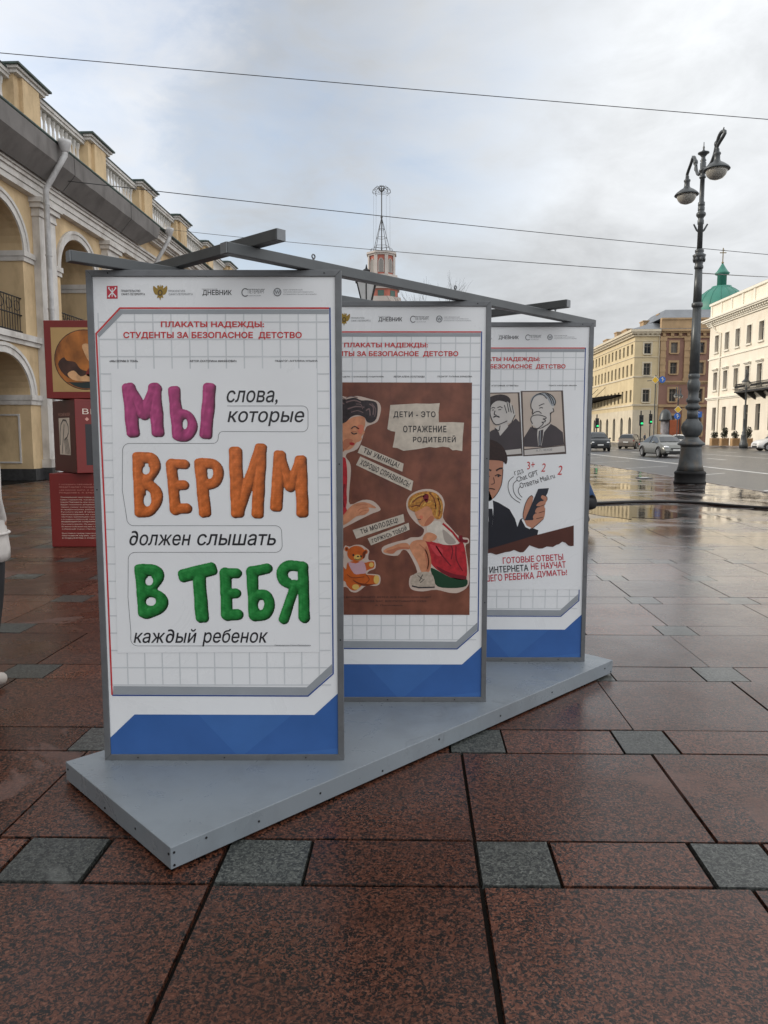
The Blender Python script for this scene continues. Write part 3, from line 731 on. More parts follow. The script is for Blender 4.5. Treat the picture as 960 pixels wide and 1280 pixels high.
for q in ([(10,470),(35,560),(30,680)], [(-60,490),(-30,600),(-40,760)], [(50,600),(40,680),(52,740)]): p.line(smooth([Zb(*a) for a in q], False), 1.8, I_dress2, 8)
p.poly(T(Zc, [(10,140),(50,108),(75,75),(110,48),(160,36),(192,42),(212,50),(238,66),(236,73),(214,70),(194,70),(200,86),(172,112),(122,122),(62,166),(-30,205),(-40,170)]), I_skin, 8)
for q in ([(190,70),(150,74),(130,90)], [(196,84),(160,90),(140,104)], [(120,56),(150,52),(190,50)]): p.line(smooth([Zc(*a) for a in q], False), .9, I_skin2, 9)
p.poly(T(Zb, [(130,250),(160,246),(166,272),(150,300),(134,290)]), ink('warm_cheek_print', rgb(206, 120, 92)), 9)
p.poly(T(Zb, [(60,330),(100,334),(90,360),(60,392),(30,396),(20,370)]), I_skin2, 7)
for q in ([(60,84),(90,74),(130,82)], [(-10,92),(30,80),(64,96)], [(90,170),(130,160),(164,172)], [(214,116),(238,150),(232,196)], [(120,120),(150,124),(160,150)]): p.line(smooth([Zb(*a) for a in q], False), 1.0, I_hairl, 9)
p.done('woman_cutout')
# bear
p = Print(2)
p.poly(T(Zc, [(44,330),(55,297),(82,304),(112,293),(152,294),(182,312),(200,330),(194,358),(198,385),(232,388),(236,432),(202,448),(188,465),(225,468),(264,478),(264,522),(240,538),(182,538),(150,562),(120,578),(88,572),(60,545),(-20,545),(-40,470),(-30,420),(20,395),(44,380)]), I_cut, 5)
p.poly(T(Zc, [(60,440),(70,400),(120,390),(172,400),(205,392),(228,396),(228,428),(200,440),(178,452),(182,470),(215,474),(256,482),(256,516),(236,530),(170,528),(140,550),(118,566),(92,562),(66,538),(52,510),(0,505),(-10,440),(30,410)]), I_bear, 6)
p.disc(Zc(64,318), 2.6, 3.0, I_bear, 6); p.disc(Zc(178,334), 2.6, 3.0, I_bear, 6); p.disc(Zc(64,318), 1.4, 1.6, I_bear2, 7); p.disc(Zc(178,334), 1.4, 1.6, I_bear2, 7)
p.disc(Zc(122,345), 11.4, 9.8, I_bear, 7); p.disc(Zc(130,368), 4.6, 3.6, I_pad, 8); p.disc(Zc(132,362), 1.3, .9, I_black, 9); p.line(smooth([Zc(*a) for a in [(114,376),(130,382),(148,374)]], False), .7, I_black, 9)
p.disc(Zc(104,354), 1.2, 1.5, I_black, 8); p.disc(Zc(150,362), 1.2, 1.5, I_black, 8)
p.poly(T(Zc, [(74,398),(118,404),(164,392),(182,456),(150,466),(108,464)]), I_bib, 8)
p.disc(Zc(212,412), 2.9, 3.0, I_pad, 8); p.disc(Zc(243,500), 3.6, 5.4, I_pad, 8); p.disc(Zc(118,545), 4.4, 3.4, I_pad, 8)
p.line(smooth([Zc(*a) for a in [(66,470),(100,490),(170,484)]], False), .8, I_bear2, 8); p.line(smooth([Zc(*a) for a in [(180,470),(200,500),(176,526)]], False), .8, I_bear2, 8)
p.poly(T(Zc, [(100,500),(140,520),(200,528),(236,528),(170,540),(120,520)]), I_bear2, 7); p.poly(T(Zc, [(170,330),(178,350),(166,376),(158,350)]), I_bear2, 8)
p.done('bear_cutout')
# girl
p = Print(2)
p.poly(T(Zc, [(422,62),(428,18),(458,-16),(518,-40),(582,-38),(632,-4),(652,50),(642,130),(690,190),(740,242),(792,252),(797,282),(776,302),(794,420),(796,530),(742,577),(680,580),(600,562),(520,572),(458,562),(438,530),(446,480),(488,455),(438,345),(402,322),(370,357),(300,352),(274,330),(288,300),(370,272),(420,262),(450,248),(508,243),(528,200),(480,162),(438,110)]), I_cut, 5)
p.poly(T(Zc, [(520,262),(600,280),(690,292),(740,256),(770,300),(786,420),(780,492),(740,502),(680,484),(610,444),(570,402),(548,330)]), I_dress, 6)
for q in ([(600,300),(640,360),(690,420)], [(720,300),(722,380),(760,450)], [(690,296),(700,330),(690,380)]): p.line(smooth([Zc(*a) for a in q], False), 1.5, I_dress2, 7)
p.poly(T(Zc, [(568,432),(610,447),(690,488),(780,494),(780,540),(700,552),(610,542),(582,490)]), I_green, 6)
p.poly(T(Zc, [(440,300),(468,268),(530,266),(556,320),(572,400),(556,458),(514,456),(490,400),(452,335)]), I_skin, 7)
p.line(smooth([Zc(*a) for a in [(500,290),(540,330),(556,400),(540,452)]], False), 1.2, I_skin2, 8)
p.poly(T(Zc, [(450,500),(470,468),(510,456),(556,456),(584,482),(592,544),(540,549),(490,549),(452,536)]), I_shoe, 8); p.line([Zc(455,538), Zc(500,549), Zc(592,546)], 1.6, I_black, 9)
for q in ([(490,475),(520,500)], [(520,470),(500,510)], [(505,520),(530,498)]): p.line([Zc(*a) for a in q], .8, I_black, 9)
p.poly(T(Zc, [(284,332),(300,316),(340,300),(384,284),(430,284),(442,318),(400,318),(366,326),(340,346),(302,342)]), I_skin, 7)
p.poly(T(Zc, [(545,172),(590,150),(640,162),(702,222),(744,278),(690,294),(622,284),(600,240),(556,232)]), I_blouse, 7)
p.poly(T(Zc, [(520,262),(536,226),(566,218),(604,238),(596,262),(560,274)]), I_skin, 8)
p.line([Zc(640,164), Zc(700,218), Zc(744,276)], 2.6, I_dress, 8); p.poly(T(Zc, [(736,240),(756,236),(762,258),(790,262),(786,280),(756,276),(742,268)]), I_dress2, 8)
p.poly(T(Zc, [(470,84),(500,82),(545,60),(580,85),(594,130),(560,172),(522,182),(498,160),(490,138),(482,126)]), I_skin, 8)
p.poly(T(Zc, [(432,62),(440,14),(480,-16),(540,-29),(600,-16),(636,30),(641,90),(630,132),(602,138),(580,110),(574,84),(546,60),(502,82),(474,94),(446,82)]), I_blond, 9)
for q in ([(460,40),(490,10),(530,0)], [(560,-20),(590,20),(600,80)], [(500,60),(520,30),(550,20)], [(610,10),(625,60),(616,120)], [(450,66),(480,56),(505,62)]): p.line(smooth([Zc(*a) for a in q], False), 1.5, I_blond2, 10)
p.poly(T(Zc, [(520,0),(545,-14),(556,4),(548,40),(534,32)]), I_dress2, 10)
p.line(smooth([Zc(*a) for a in [(490,138),(500,142),(508,138)]], False), .8, I_hair, 10)
p.poly(T(Zc, [(540,150),(566,120),(586,126),(576,156),(558,170),(530,180)]), I_skin2, 9); p.poly(T(Zc, [(500,120),(516,116),(522,130),(508,140)]), bpy.data.materials['warm_cheek_print'], 9)
p.poly(T(Zc, [(540,300),(556,330),(568,390),(560,440),(548,452),(544,400),(532,340)]), I_skin2, 8); p.poly(T(Zc, [(300,330),(340,318),(380,306),(430,306),(436,318),(400,318),(366,326),(340,346)]), I_skin2, 8)
p.poly(T(Zc, [(600,420),(660,450),(720,470),(776,480),(776,500),(700,488),(640,462)]), I_dress2, 7); p.poly(T(Zc, [(560,290),(600,300),(640,320),(630,360),(600,350)]), ink('rose_cloth_print', rgb(192, 62, 70)), 7)
p.poly(T(Zc, [(640,200),(680,230),(720,276),(690,290),(660,280),(646,250)]), ink('blouse_shade_print', rgb(160, 150, 142)), 8)
for q in ([(470,20),(500,-4),(540,-10)], [(600,0),(626,40),(628,90)], [(590,40),(606,80),(600,120)], [(520,60),(540,40),(570,34)], [(444,50),(460,20),(480,8)]): p.line(smooth([Zc(*a) for a in q], False), 1.2, ink('straw_hair_print', rgb(206, 166, 86)) if 'straw_hair_print' not in bpy.data.materials else bpy.data.materials['straw_hair_print'], 10)
p.done('girl_cutout')
p = Print(2)
p.poly([Zb(*q) for q in [(326,126),(400,122),(480,117),(560,119),(622,115),(615,172),(617,230),(700,229),(768,232),(760,320),(757,402),(720,396),(700,398),(676,380),(640,376),(600,382),(560,378),(480,392),(405,401),(370,385),(340,380),(350,330),(356,286),(330,282),(308,270),(318,200)]], I_paper, 6)
def st2(b, f, x0, x1, y0, y1, rot=0, sp=1.0):
    a, c = f(x0, y0), f(x1, y1); p.text(b, ((a[0]+c[0])/2, (a[1]+c[1])/2), c[0]-a[0], c[1]-a[1], I_black, 8, rot=rot, bold=.035, spacing=sp)
st2('ДЕТИ - ЭТО', Zb, 345, 597, 164, 206, sp=1.15); st2('ОТРАЖЕНИЕ', Zb, 403, 662, 250, 290, sp=1.15); st2('РОДИТЕЛЕЙ', Zb, 462, 718, 308, 356, sp=1.15)
def strip(f, pts, b, rot, w, h):
    p = Print(2); q = [f(*a) for a in pts]; p.poly(q, I_paper, 6); c = (sum(a[0] for a in q) / 4, sum(a[1] for a in q) / 4); p.text(b, c, w, h, I_black, 8, rot=rot, bold=.035, spacing=1.15); p.done('paper_strip')
p.done('torn_paper')
strip(Zb, [(150,366),(406,478),(398,526),(130,412)], 'ТЫ УМНИЦА!', -24, 48, 7.4)
strip(Zb, [(146,434),(464,582),(452,642),(120,486)], 'ХОРОШО СПРАВИЛАСЬ!', -25, 68, 7.0)
strip(Zc, [(100,204),(404,108),(412,156),(122,256)], 'ТЫ МОЛОДЕЦ!', 18, 49, 7.2)
strip(Zc, [(190,254),(436,160),(441,202),(210,296)], 'ГОРЖУСЬ ТОБОЙ', 21, 46, 6.6)

# ------------------------------------------------------------------ poster 3: boy with a phone
def Zd(x, y): return (600 + x / 6, 480 + y / 6)
def Ze(x, y): return (600 + x / 6, 600 + y / 6)
I_beige = ink('beige_print', rgb(190, 176, 164), .08); I_fr = ink('portrait_frame_print', rgb(78, 66, 62)); I_suit = ink('suit_print', rgb(64, 58, 62), .15); I_suit2 = ink('dark_suit_print', rgb(30, 32, 42), .15); I_pale = ink('pale_face_print', rgb(196, 192, 188)); I_bskin = ink('boy_skin_print', rgb(186, 132, 108), .08); I_bhair = ink('boy_hair_print', rgb(46, 28, 26), .3, scale=60); I_table = ink('table_print', rgb(82, 46, 38), .15); I_phone = ink('phone_print', rgb(38, 42, 54))
p = Print(3)
p.poly([(533, 487), (729.5, 488), (726, 737), (537, 737)], M_sheet, 4); p.done('picture_field')
p = Print(3)
p.text('«ГОТОВЫЕ ОТВЕТЫ»', (631, 482), 34, 1.7, I_black, 5, bold=.03); p.done('credit'); p = Print(3); p.text('ПЕДАГОГ: АЛЕКСАНДРА ИВАНОВА', (703.5, 482), 35, 1.7, I_black, 5, bold=.03); p.done('credit')
def portrait(dx, dy, left):
    p.poly([Zd(a + dx, b + dy) for a, b in [(304,52),(622,48),(646,524),(324,542)]], I_fr, 5)
    p.poly([Zd(a + dx, b + dy) for a, b in [(318,60),(608,56),(630,458),(332,488)]], I_beige, 6)
    p.poly([Zd(a + dx, b + dy) for a, b in [(332,496),(632,464),(637,508),(334,534)]], I_pale, 6)
p = Print(3); portrait(0, 0, False)
p.poly(T(Zd, [(326,470),(330,400),(378,322),(440,334),(520,294),(570,320),(620,362),(630,456),(480,474)], False), I_suit, 7)
p.poly([Zd(*q) for q in [(432,340),(470,330),(530,292),(528,300),(480,360),(460,462),(436,466),(428,380)]], I_pale, 8)
p.poly([Zd(*q) for q in [(440,352),(474,340),(470,400),(456,464),(438,466),(436,400)]], I_suit, 9); p.line([Zd(452,350), Zd(448,460)], .9, I_grey, 10)
p.poly(T(Zd, [(380,140),(400,95),(440,72),(480,68),(530,85),(562,130),(555,170),(545,205),(526,215),(524,270),(500,300),(440,334),(400,312),(385,300),(382,250),(398,210),(384,185)]), I_pale, 8)
p.poly(T(Zd, [(378,150),(384,110),(410,82),(440,68),(480,64),(530,80),(566,130),(558,160),(540,165),(520,140),(496,100),(450,84),(410,100),(392,130)]), I_grey, 9)
for q in ([(384,140),(400,100),(440,74),(490,66),(540,88),(566,130),(558,162)], [(490,72),(520,100),(540,150)], [(500,68),(540,110),(556,160)], [(430,76),(470,80),(500,110)], [(440,165),(465,152),(482,148)], [(444,182),(460,176),(470,182)], [(388,185),(396,200),(390,215),(400,222)], [(545,180),(552,205),(534,215),(526,235)], [(392,230),(410,212),(440,206),(460,222)],
          [(395,300),(380,270),(392,240),(440,232),(488,246),(494,258),(470,262)], [(470,262),(490,272),(484,284),(462,286)], [(462,286),(474,296),(450,322),(410,340),(388,314)], [(526,215),(528,280),(500,310)], [(384,185),(380,160),(384,140)]):
    p.line(smooth([Zd(*a) for a in q], False), 1.0, I_black, 10)
p.text('А. П. ЧЕХОВ', Zd(480, 495), 20, 2.6, I_mid, 8, rot=4)
p.done('portrait_of_bearded_man')
p = Print(3); portrait(-326, 14, True)
p.poly(T(Zd, [(0,500),(20,400),(85,350),(130,330),(200,320),(268,258),(300,290),(312,484),(180,498)], False), I_suit, 7)
p.poly(T(Zd, [(60,160),(90,100),(150,84),(200,100),(222,130),(215,200),(205,280),(180,300),(130,310),(95,290),(74,220)]), I_pale, 8)
p.poly([Zd(*q) for q in [(110,330),(150,310),(205,290),(210,320),(150,390),(140,360)]], I_pale, 8)
p.poly(T(Zd, [(60,170),(60,110),(100,88),(150,78),(200,88),(228,118),(216,152),(182,132),(130,126),(90,152),(78,180)]), I_hair, 9)
p.poly(T(Zd, [(182,158),(200,132),(215,140),(232,150),(252,180),(263,232),(238,280),(204,292),(188,230)]), I_pale, 10)
for q in ([(78,180),(76,230),(100,290),(130,305),(175,290),(204,276)], [(85,182),(100,176),(112,182)], [(130,178),(150,170),(168,180)], [(90,196),(104,194)], [(136,194),(158,192)], [(112,200),(106,228),(122,232)], [(182,158),(200,220)], [(200,132),(216,210)], [(216,140),(234,214)], [(240,160),(252,222)], [(263,232),(238,284)], [(110,330),(140,350),(150,312)]):
    p.line(smooth([Zd(*a) for a in q], False), 1.0, I_black, 11)
p.line(smooth([Zd(*a) for a in [(100,250),(122,240),(146,250)]], False), 1.5, I_black, 11)
p.done('portrait_of_man_with_moustache')
p = Print(3)                                     # the boy, his phone and the table
p.poly(T(Ze, [(-170,520),(-150,240),(-60,150),(70,142),(140,170),(220,218),(262,290),(280,352),(300,296),(318,284),(346,342),(384,356),(437,376),(430,412),(200,484),(60,520)], False), I_suit2, 6)
p.poly(T(Ze, [(-60,160),(-30,60),(60,60),(95,150),(100,210),(96,300),(86,372),(60,300),(20,240)], False), I_white, 7)
p.poly([Ze(*q) for q in [(60,215),(92,215),(98,280),(86,372),(66,320)]], I_suit2, 8)
p.poly(T(Zd, [(-70,560),(60,560),(165,565),(172,640),(168,700),(158,760),(130,818),(100,855),(60,880),(-30,850),(-80,760)]), I_bskin, 7)
p.poly(T(Zd, [(-110,600),(-80,470),(0,425),(70,415),(130,436),(176,478),(204,545),(196,602),(165,578),(75,570),(0,580),(-60,620),(-80,700)]), I_bhair, 9)
for q, w in (([(120,650),(145,634),(170,632)], 2.0), ([(20,650),(50,636),(84,650)], 2.0), ([(112,690),(135,678),(158,690)], 1.3), ([(20,694),(45,682),(72,694)], 1.3), ([(100,700),(108,742),(84,752)], .8), ([(50,790),(80,784),(112,790)], 1.3), ([(172,640),(168,700),(158,760),(130,818),(100,855)], .8)): p.line(smooth([Zd(*a) for a in q], False), w, I_bhair, 10)
p.disc(Zd(138, 690), 1.4, 1.4, I_black, 11, 10); p.disc(Zd(46, 694), 1.4, 1.4, I_black, 11, 10)
p.poly(T(Ze, [(330,300),(322,262),(336,190),(358,142),(384,116),(398,130),(392,180),(430,152),(466,112),(500,126),(502,152),(482,190),(488,230),(476,290),(430,332),(392,362),(352,342)]), I_bskin, 8)
p.poly([Ze(*q) for q in [(436,66),(516,60),(506,96),(396,300),(334,302)]], I_phone, 9)
for q in ([(470,112),(498,126),(496,150),(470,146),(456,128)], [(452,160),(484,162),(488,184),(450,196),(420,190)], [(430,206),(482,206),(484,230),(440,246),(412,240)], [(412,252),(474,252),(470,276),(420,290),(396,284)]): p.poly(T(Ze, q), I_bskin, 10)
for q in ([(330,300),(322,262),(336,190),(358,142),(384,116),(398,130)], [(452,196),(486,184)], [(440,246),(484,232)], [(420,290),(472,278)], [(476,290),(430,332),(392,362)], [(470,112),(500,126),(502,152)]): p.line(smooth([Ze(*a) for a in q], False), .7, I_bhair, 11)
p.poly([Ze(*q) for q in [(312,300),(322,284),(348,342),(384,358),(372,368),(340,352)]], I_white, 9)
p.poly([Ze(*q) for q in [(-180,560),(65,518),(400,418),(702,340),(702,492),(680,496),(660,490),(640,470),(616,462),(592,480),(572,486),(545,502),(500,498),(470,512),(440,514),(400,500),(370,488),(345,520),(325,540),(300,542),(255,524),(225,536),(190,540),(150,552),(120,560),(80,545),(40,552),(-20,540),(-90,570),(-180,556)]], I_table, 9)
for r in ([(300,96),(240,60),(212,130),(215,160)], ): pass
for q in ([(252,-26),(216,10),(212,70),(240,130),(300,172)], [(280,0),(250,30),(252,86),(275,126),(308,150)], [(300,48),(286,76),(296,108),(316,130)]): p.line(smooth([Ze(*a) for a in q], False), .8, I_black, 6)
p.done('boy_with_phone')
def hw(b, f, c, w, h, m, rot, bold=.0, sh=0.0): p = Print(3); p.text(b, f(*c), w, h, m, 8, rot=rot, bold=bold, shear=sh); p.done('hand_lettering')
hw('ГДЗ', Zd, (292, 664), 11.5, 6.0, I_black, 17); hw('3+', Zd, (380, 608), 10.5, 9.5, I_red, 10, .0, .2)
hw('Chat GPT', Zd, (354, 690), 28, 6.4, I_black, 19); hw('2', Zd, (474, 626), 5.6, 10.5, I_red, 0, .0, .25)
hw('Ответы Mail.ru', Zd, (428, 724), 45, 6.8, I_black, 17); hw('2', Zd, (598, 646), 6.2, 11.5, I_red, 0, .0, .25)
hw('ГОТОВЫЕ ОТВЕТЫ', Ze, (397, 590), 75.5, 8.0, I_crim, 3.6, .028)
hw('ИЗ ИНТЕРНЕТА', Ze, (176, 668), 62, 8.4, I_suit2, 3.6, .028); hw('НЕ НАУЧАТ', Ze, (512, 640), 43.5, 8.2, I_crim, 3.6, .028)
hw('ВАШЕГО РЕБЕНКА', Ze, (186, 728), 73, 8.6, I_crim, 3.6, .028); hw('ДУМАТЬ!', Ze, (538, 702), 38, 8.6, I_crim, 3.6, .028)

# ------------------------------------------------------------------ rails lying across the panel tops
RT = .040
ZT = ZP + PH
def rail(label, p0, p1, z, eyes=()):
    p0, p1 = Vector((*p0, z)), Vector((*p1, z)); d = (p1 - p0).normalized(); n = Vector((-d.y, d.x, 0)); h = RT / 2
    c = (p0 + p1) / 2; r = thing('support_rail', label, 'rail', (c.x, c.y, z), 0, 'steel rails over the panels'); o = (c.x, c.y, z)
    up = Vector((0, 0, RT))
    mb = MB(); mb.hexa([p0 - n*h, p1 - n*h, p1 + n*h, p0 + n*h, p0 - n*h + up, p1 - n*h + up, p1 + n*h + up, p0 + n*h + up]); mb.build('tube', M_rail, r, o, bevel=.003)
    for e, s in ((p0, -1), (p1, 1)):
        a = e + d * s * .0005; b = e + d * s * .004; g = h - .001
        mb = MB(); q = [a - n*g + Vector((0,0,.001)), a + n*g + Vector((0,0,.001)), a + n*g + up * .975, a - n*g + up * .975]; q2 = [x + (b - a) for x in q]
        mb.hexa([q[0], q[1], q2[1], q2[0], q[3], q[2], q2[2], q2[3]]); mb.build('end_cap', M_cap, r, o, bevel=.001)
    for u in eyes:
        e = p0 + d * u + up
        mb = MB(); mb.tube([e, e + Vector((0, 0, .012))], .004, 8)
        mb.tube([e + Vector((0, 0, .017)) + d * (.0075 * math.cos(a)) + Vector((0, 0, .0075 * math.sin(a))) for a in [2 * math.pi * i / 14 for i in range(15)]], .0028, 6, cap=False)
        mb.build('eye_bolt', M_alu, r, o)
    return r
rail('grey steel rail running over the right ends of all three panels, its capped end nearest', (-.553, 2.657), (1.215, 4.425), ZT + .001, (.40, 1.25, 2.1))
rail('grey steel rail over the left ends of the panels, capped end beside the painting cube', (-1.14, 2.775), (.60, 4.43), ZT + .001, (.9,))
rail('short grey cross rail lying on top over the front poster panel', (-.355, 2.645), (-.98, 3.21), ZT + RT + .002)
rail('short grey cross rail lying on top over the rear poster panel', (.965, 3.995), (.30, 4.60), ZT + RT + .002)

# ------------------------------------------------------------------ the arcaded market hall on the left
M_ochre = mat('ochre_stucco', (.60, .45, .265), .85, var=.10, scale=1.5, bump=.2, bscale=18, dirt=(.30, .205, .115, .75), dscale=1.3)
M_trim = mat('off_white_stucco', (.60, .58, .55), .85, var=.10, scale=2.5, bump=.2, bscale=22, dirt=(.30, .26, .22, .75), dscale=1.6)
M_plinth = mat('dark_granite_plinth', (.045, .045, .047), .5, var=.3, scale=10)
M_net = mat('grey_netting', (.165, .155, .148), .9, var=.16, scale=1.2, dirt=(.065, .06, .055, .6), dscale=1.5)
M_copper = mat('green_roof_metal', (.030, .055, .045), .55, var=.4, scale=4)
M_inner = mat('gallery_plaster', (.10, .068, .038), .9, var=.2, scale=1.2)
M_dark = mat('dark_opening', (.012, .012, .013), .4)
M_iron = mat('black_iron', (.018, .018, .020), .5, .3, var=.2)
M_pipe = mat('galvanised_pipe', (.52, .52, .52), .55, .1, var=.12, scale=6, dirt=(.16, .15, .14, .7), dscale=2.2)
FS = -11.7; PER = 5.1; PIL0 = 23.6
GB = (FS, PIL0, 0)                              # base point of the building, street coordinates
def gpart(mb, name, m, parent, bevel=0.0): return mb.build(name, m, parent, GB, bevel)
hall = sthing('arcade_building', 'long two storey ochre and white arcade building with roof balustrade', 'building', FS, PIL0)
KS = range(-7, 13)
T0, T1 = PIL0 + PER * (KS[0] - .5), PIL0 + PER * (KS[-1] + .5)
def arch_pts(tc, hw, zs, rise, n=18): return [(tc - hw * math.cos(math.pi * i / n), zs + rise * math.sin(math.pi * i / n)) for i in range(n + 1)]
def wall_bay(mb, t0, t1, z0, z1, tc, hw, zs, rise, sf, sb, zo=None):
    A_ = arch_pts(tc, hw, zs, rise); zo = z0 if zo is None else zo
    for s in (sf, sb):
        def q(a): mb.add([(s, t, z) for t, z in a], [(0, 1, 2, 3)])
        q([(t0, z0), (tc - hw, z0), (tc - hw, z1), (t0, z1)]); q([(tc + hw, z0), (t1, z0), (t1, z1), (tc + hw, z1)])
        for (a, b), (c, d) in zip(A_, A_[1:]): q([(a, b), (c, d), (c, z1), (a, z1)])
    J = [(tc - hw, zo)] + A_ + [(tc + hw, zo)]
    for (a, b), (c, d) in zip(J, J[1:]): mb.add([(sf, a, b), (sf, c, d), (sb, c, d), (sb, a, b)], [(0, 1, 2, 3)])
wall = MB(); trim = MB(); plinth = MB()
HW = 1.37
for k in KS:
    pc = PIL0 + PER * k; tc_ = pc + PER / 2
    if k != KS[-1]:
        wall_bay(wall, pc, pc + PER, .02, 4.3, tc_, HW + .05, 2.60, 1.12, FS, FS - 1.7)
        wall_bay(wall, pc, pc + PER, 4.3, 8.55, tc_, HW, 6.85, 1.18, FS, FS - 1.35)
        for zs, ri, hw in ((2.60, 1.12, HW + .05), (6.85, 1.18, HW)):          # archivolts: two steps
            for r0, r1, pr in ((.015, .20, .05), (.20, .30, .085)):
                a = arch_pts(tc_, hw + r0, zs, ri + r0); b = arch_pts(tc_, hw + r1, zs, ri + r1)
                for i in range(len(a) - 1):
                    trim.hexa([(FS+.001, *a[i]), (FS+.001, *a[i+1]), (FS+.001, *b[i+1]), (FS+.001, *b[i]), (FS+pr, *a[i]), (FS+pr, *a[i+1]), (FS+pr, *b[i+1]), (FS+pr, *b[i])])
            for j in (-1, 1):                                                  # impost mouldings round the jambs
                e = tc_ + j * hw; i0, i1 = (e - .06, e + .62) if j > 0 else (e - .62, e + .06)
                dep = 1.30 if zs > 5 else 1.65
                trim.box(FS + .09, FS - dep, i0, i1, zs - .16, zs - .004); trim.box(FS + .05, FS - dep + .02, i0 + .02, i1 - .02, zs - .30, zs - .163)
            if zs < 5:                                                         # panels on the jamb facing us
                e = tc_ + hw
                for z0, z1 in ((.52, 2.02),):
                    for (a0, a1, c0, c1) in ((FS - 1.35, FS - .35, z0, z0 + .05), (FS - 1.35, FS - .35, z1 - .05, z1), (FS - 1.35, FS - 1.30, z0 + .051, z1 - .051), (FS - .40, FS - .35, z0 + .051, z1 - .051)):
                        trim.box(a0, a1, e - .035, e - .002, c0, c1)
    # giant pilaster on a pedestal strip
    trim.box(FS + .001, FS + .22, pc - .52, pc + .52, .62, 8.02)
    trim.box(FS + .001, FS + .30, pc - .60, pc + .60, .36, .615); trim.box(FS + .001, FS + .26, pc - .56, pc + .56, 8.023, 8.10)
    trim.box(FS + .001, FS + .25, pc - .54, pc + .54, 8.103, 8.26); trim.box(FS + .001, FS + .34, pc - .64, pc + .64, 8.263, 8.40); trim.box(FS + .001, FS + .40, pc - .70, pc + .70, 8.403, 8.55)
    plinth = MB(); plinth.box(FS + .08, FS - 1.72, pc - (PER / 2 - HW - .02), pc + (PER / 2 - HW - .02), -.05, .345); plinth.box(FS + .34, FS + .081, pc - .64, pc + .64, -.05, .355); gpart(plinth, 'plinth', M_plinth, hall)
    if k != KS[-1]:
        trim.box(FS + .001, FS + .10, pc + .53, pc + PER - .53, 4.05, 4.18); trim.box(FS + .001, FS + .17, pc + .53, pc + PER - .53, 4.183, 4.36)
gpart(wall, 'wall', M_ochre, hall); 
# entablature
for a, z0, z1 in ((.24, 8.553, 8.72), (.28, 8.723, 8.90), (.34, 8.903, 9.0), (.40, 9.003, 9.10), (.45, 9.62, 9.71), (.52, 9.713, 9.78), (.66, 9.783, 9.96), (.72, 9.963, 10.03), (.78, 10.033, 10.12)):
    trim.box(FS - .5, FS + a, T0, T1, z0, z1)
trim_o = gpart(trim, 'trim', M_trim, hall)
fz = MB(); fz.box(FS - .5, FS + .22, T0, T1, 9.103, 9.618); gpart(fz, 'frieze', M_ochre, hall)
rf = MB(); rf.box(FS - 11, FS + .84, T0, T1, 10.123, 10.17); rf.tube([(FS + .86, T0, 10.16), (FS + .86, T1, 10.16)], .05, 8); gpart(rf, 'roof', M_copper, hall)
# gallery: floor, ceiling, back wall with doors
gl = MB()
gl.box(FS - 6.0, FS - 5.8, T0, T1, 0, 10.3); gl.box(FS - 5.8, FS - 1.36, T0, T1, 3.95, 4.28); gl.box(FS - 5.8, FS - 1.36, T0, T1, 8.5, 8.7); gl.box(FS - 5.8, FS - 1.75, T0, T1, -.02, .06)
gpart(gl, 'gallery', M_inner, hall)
for k in range(-2, 6):
    tc_ = PIL0 + PER * k + PER / 2
    for z0 in (.06, 4.28):
        mb = MB(); A_ = arch_pts(tc_, .9, z0 + 2.1, .8, 12); pts = [(FS - 5.795, tc_ - .9, z0)] + [(FS - 5.795, a, b) for a, b in A_] + [(FS - 5.795, tc_ + .9, z0)]
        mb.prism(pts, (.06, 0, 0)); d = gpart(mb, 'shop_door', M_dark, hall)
        fr = MB()
        for (a, b), (c, e) in zip(A_, A_[1:]): fr.tube([(FS - 5.72, a, b), (FS - 5.72, c, e)], .06, 6)
        fr.box(FS - 5.73, FS - 5.67, tc_ - .04, tc_ + .04, z0, z0 + 2.85); fr.box(FS - 5.73, FS - 5.67, tc_ - .9, tc_ + .9, z0 + 2.06, z0 + 2.14)
        fo = fr.build('door_frame', M_trim, d, GB)
# balcony railings in the upper arches
for k in range(-2, 6):
    tc_ = PIL0 + PER * k + PER / 2; mb = MB(); s = FS - .12
    for z in (4.46, 4.95, 5.45): mb.tube([(s, tc_ - HW, z), (s, tc_ + HW, z)], .022, 6)
    for i in range(19):
        t = tc_ - HW + .1 + i * (2 * HW - .2) / 18; mb.tube([(s, t, 4.3), (s, t, 5.45)], .011, 5)
    for i in range(6):
        t = tc_ - 1.1 + i * .44; mb.tube([(s + .01, t + .15 * math.cos(a), 5.2 + .15 * math.sin(a)) for a in [2 * math.pi * j / 12 for j in range(13)]], .010, 5, cap=False)
    gpart(mb, 'balcony_railing', M_iron, hall)
# stretched netting under the cornice
def net(t0, t1, cut=0.0):
    mb = MB(); a, b = (FS + .90, 10.10), (FS + .48, 9.06); n = 9; P = []
    for i in range(n + 1):
        f = i / n; t = t0 + (t1 - t0) * f; sag = .015 * math.sin(math.pi * (f * 3 % 1))
        tb = t - cut * f
        P.append([(a[0], t, a[1]), (a[0] + .01 - sag * .4, t - .3 * cut * f, (a[1] + b[1]) / 2 - .02 - sag), (b[0], tb, b[1])])
    vs = [q for r in P for q in r]; fs = []
    for i in range(n):
        for j in range(2): fs.append((i*3+j, i*3+j+1, (i+1)*3+j+1, (i+1)*3+j))
    mb.add(vs, fs, 0, False); o = gpart(mb, 'netting', M_net, hall)
    so = o.modifiers.new('th', 'SOLIDIFY'); so.thickness = .03
net(8, 24.15); net(24.2, 28.9); net(28.95, 32.2, 1.3)
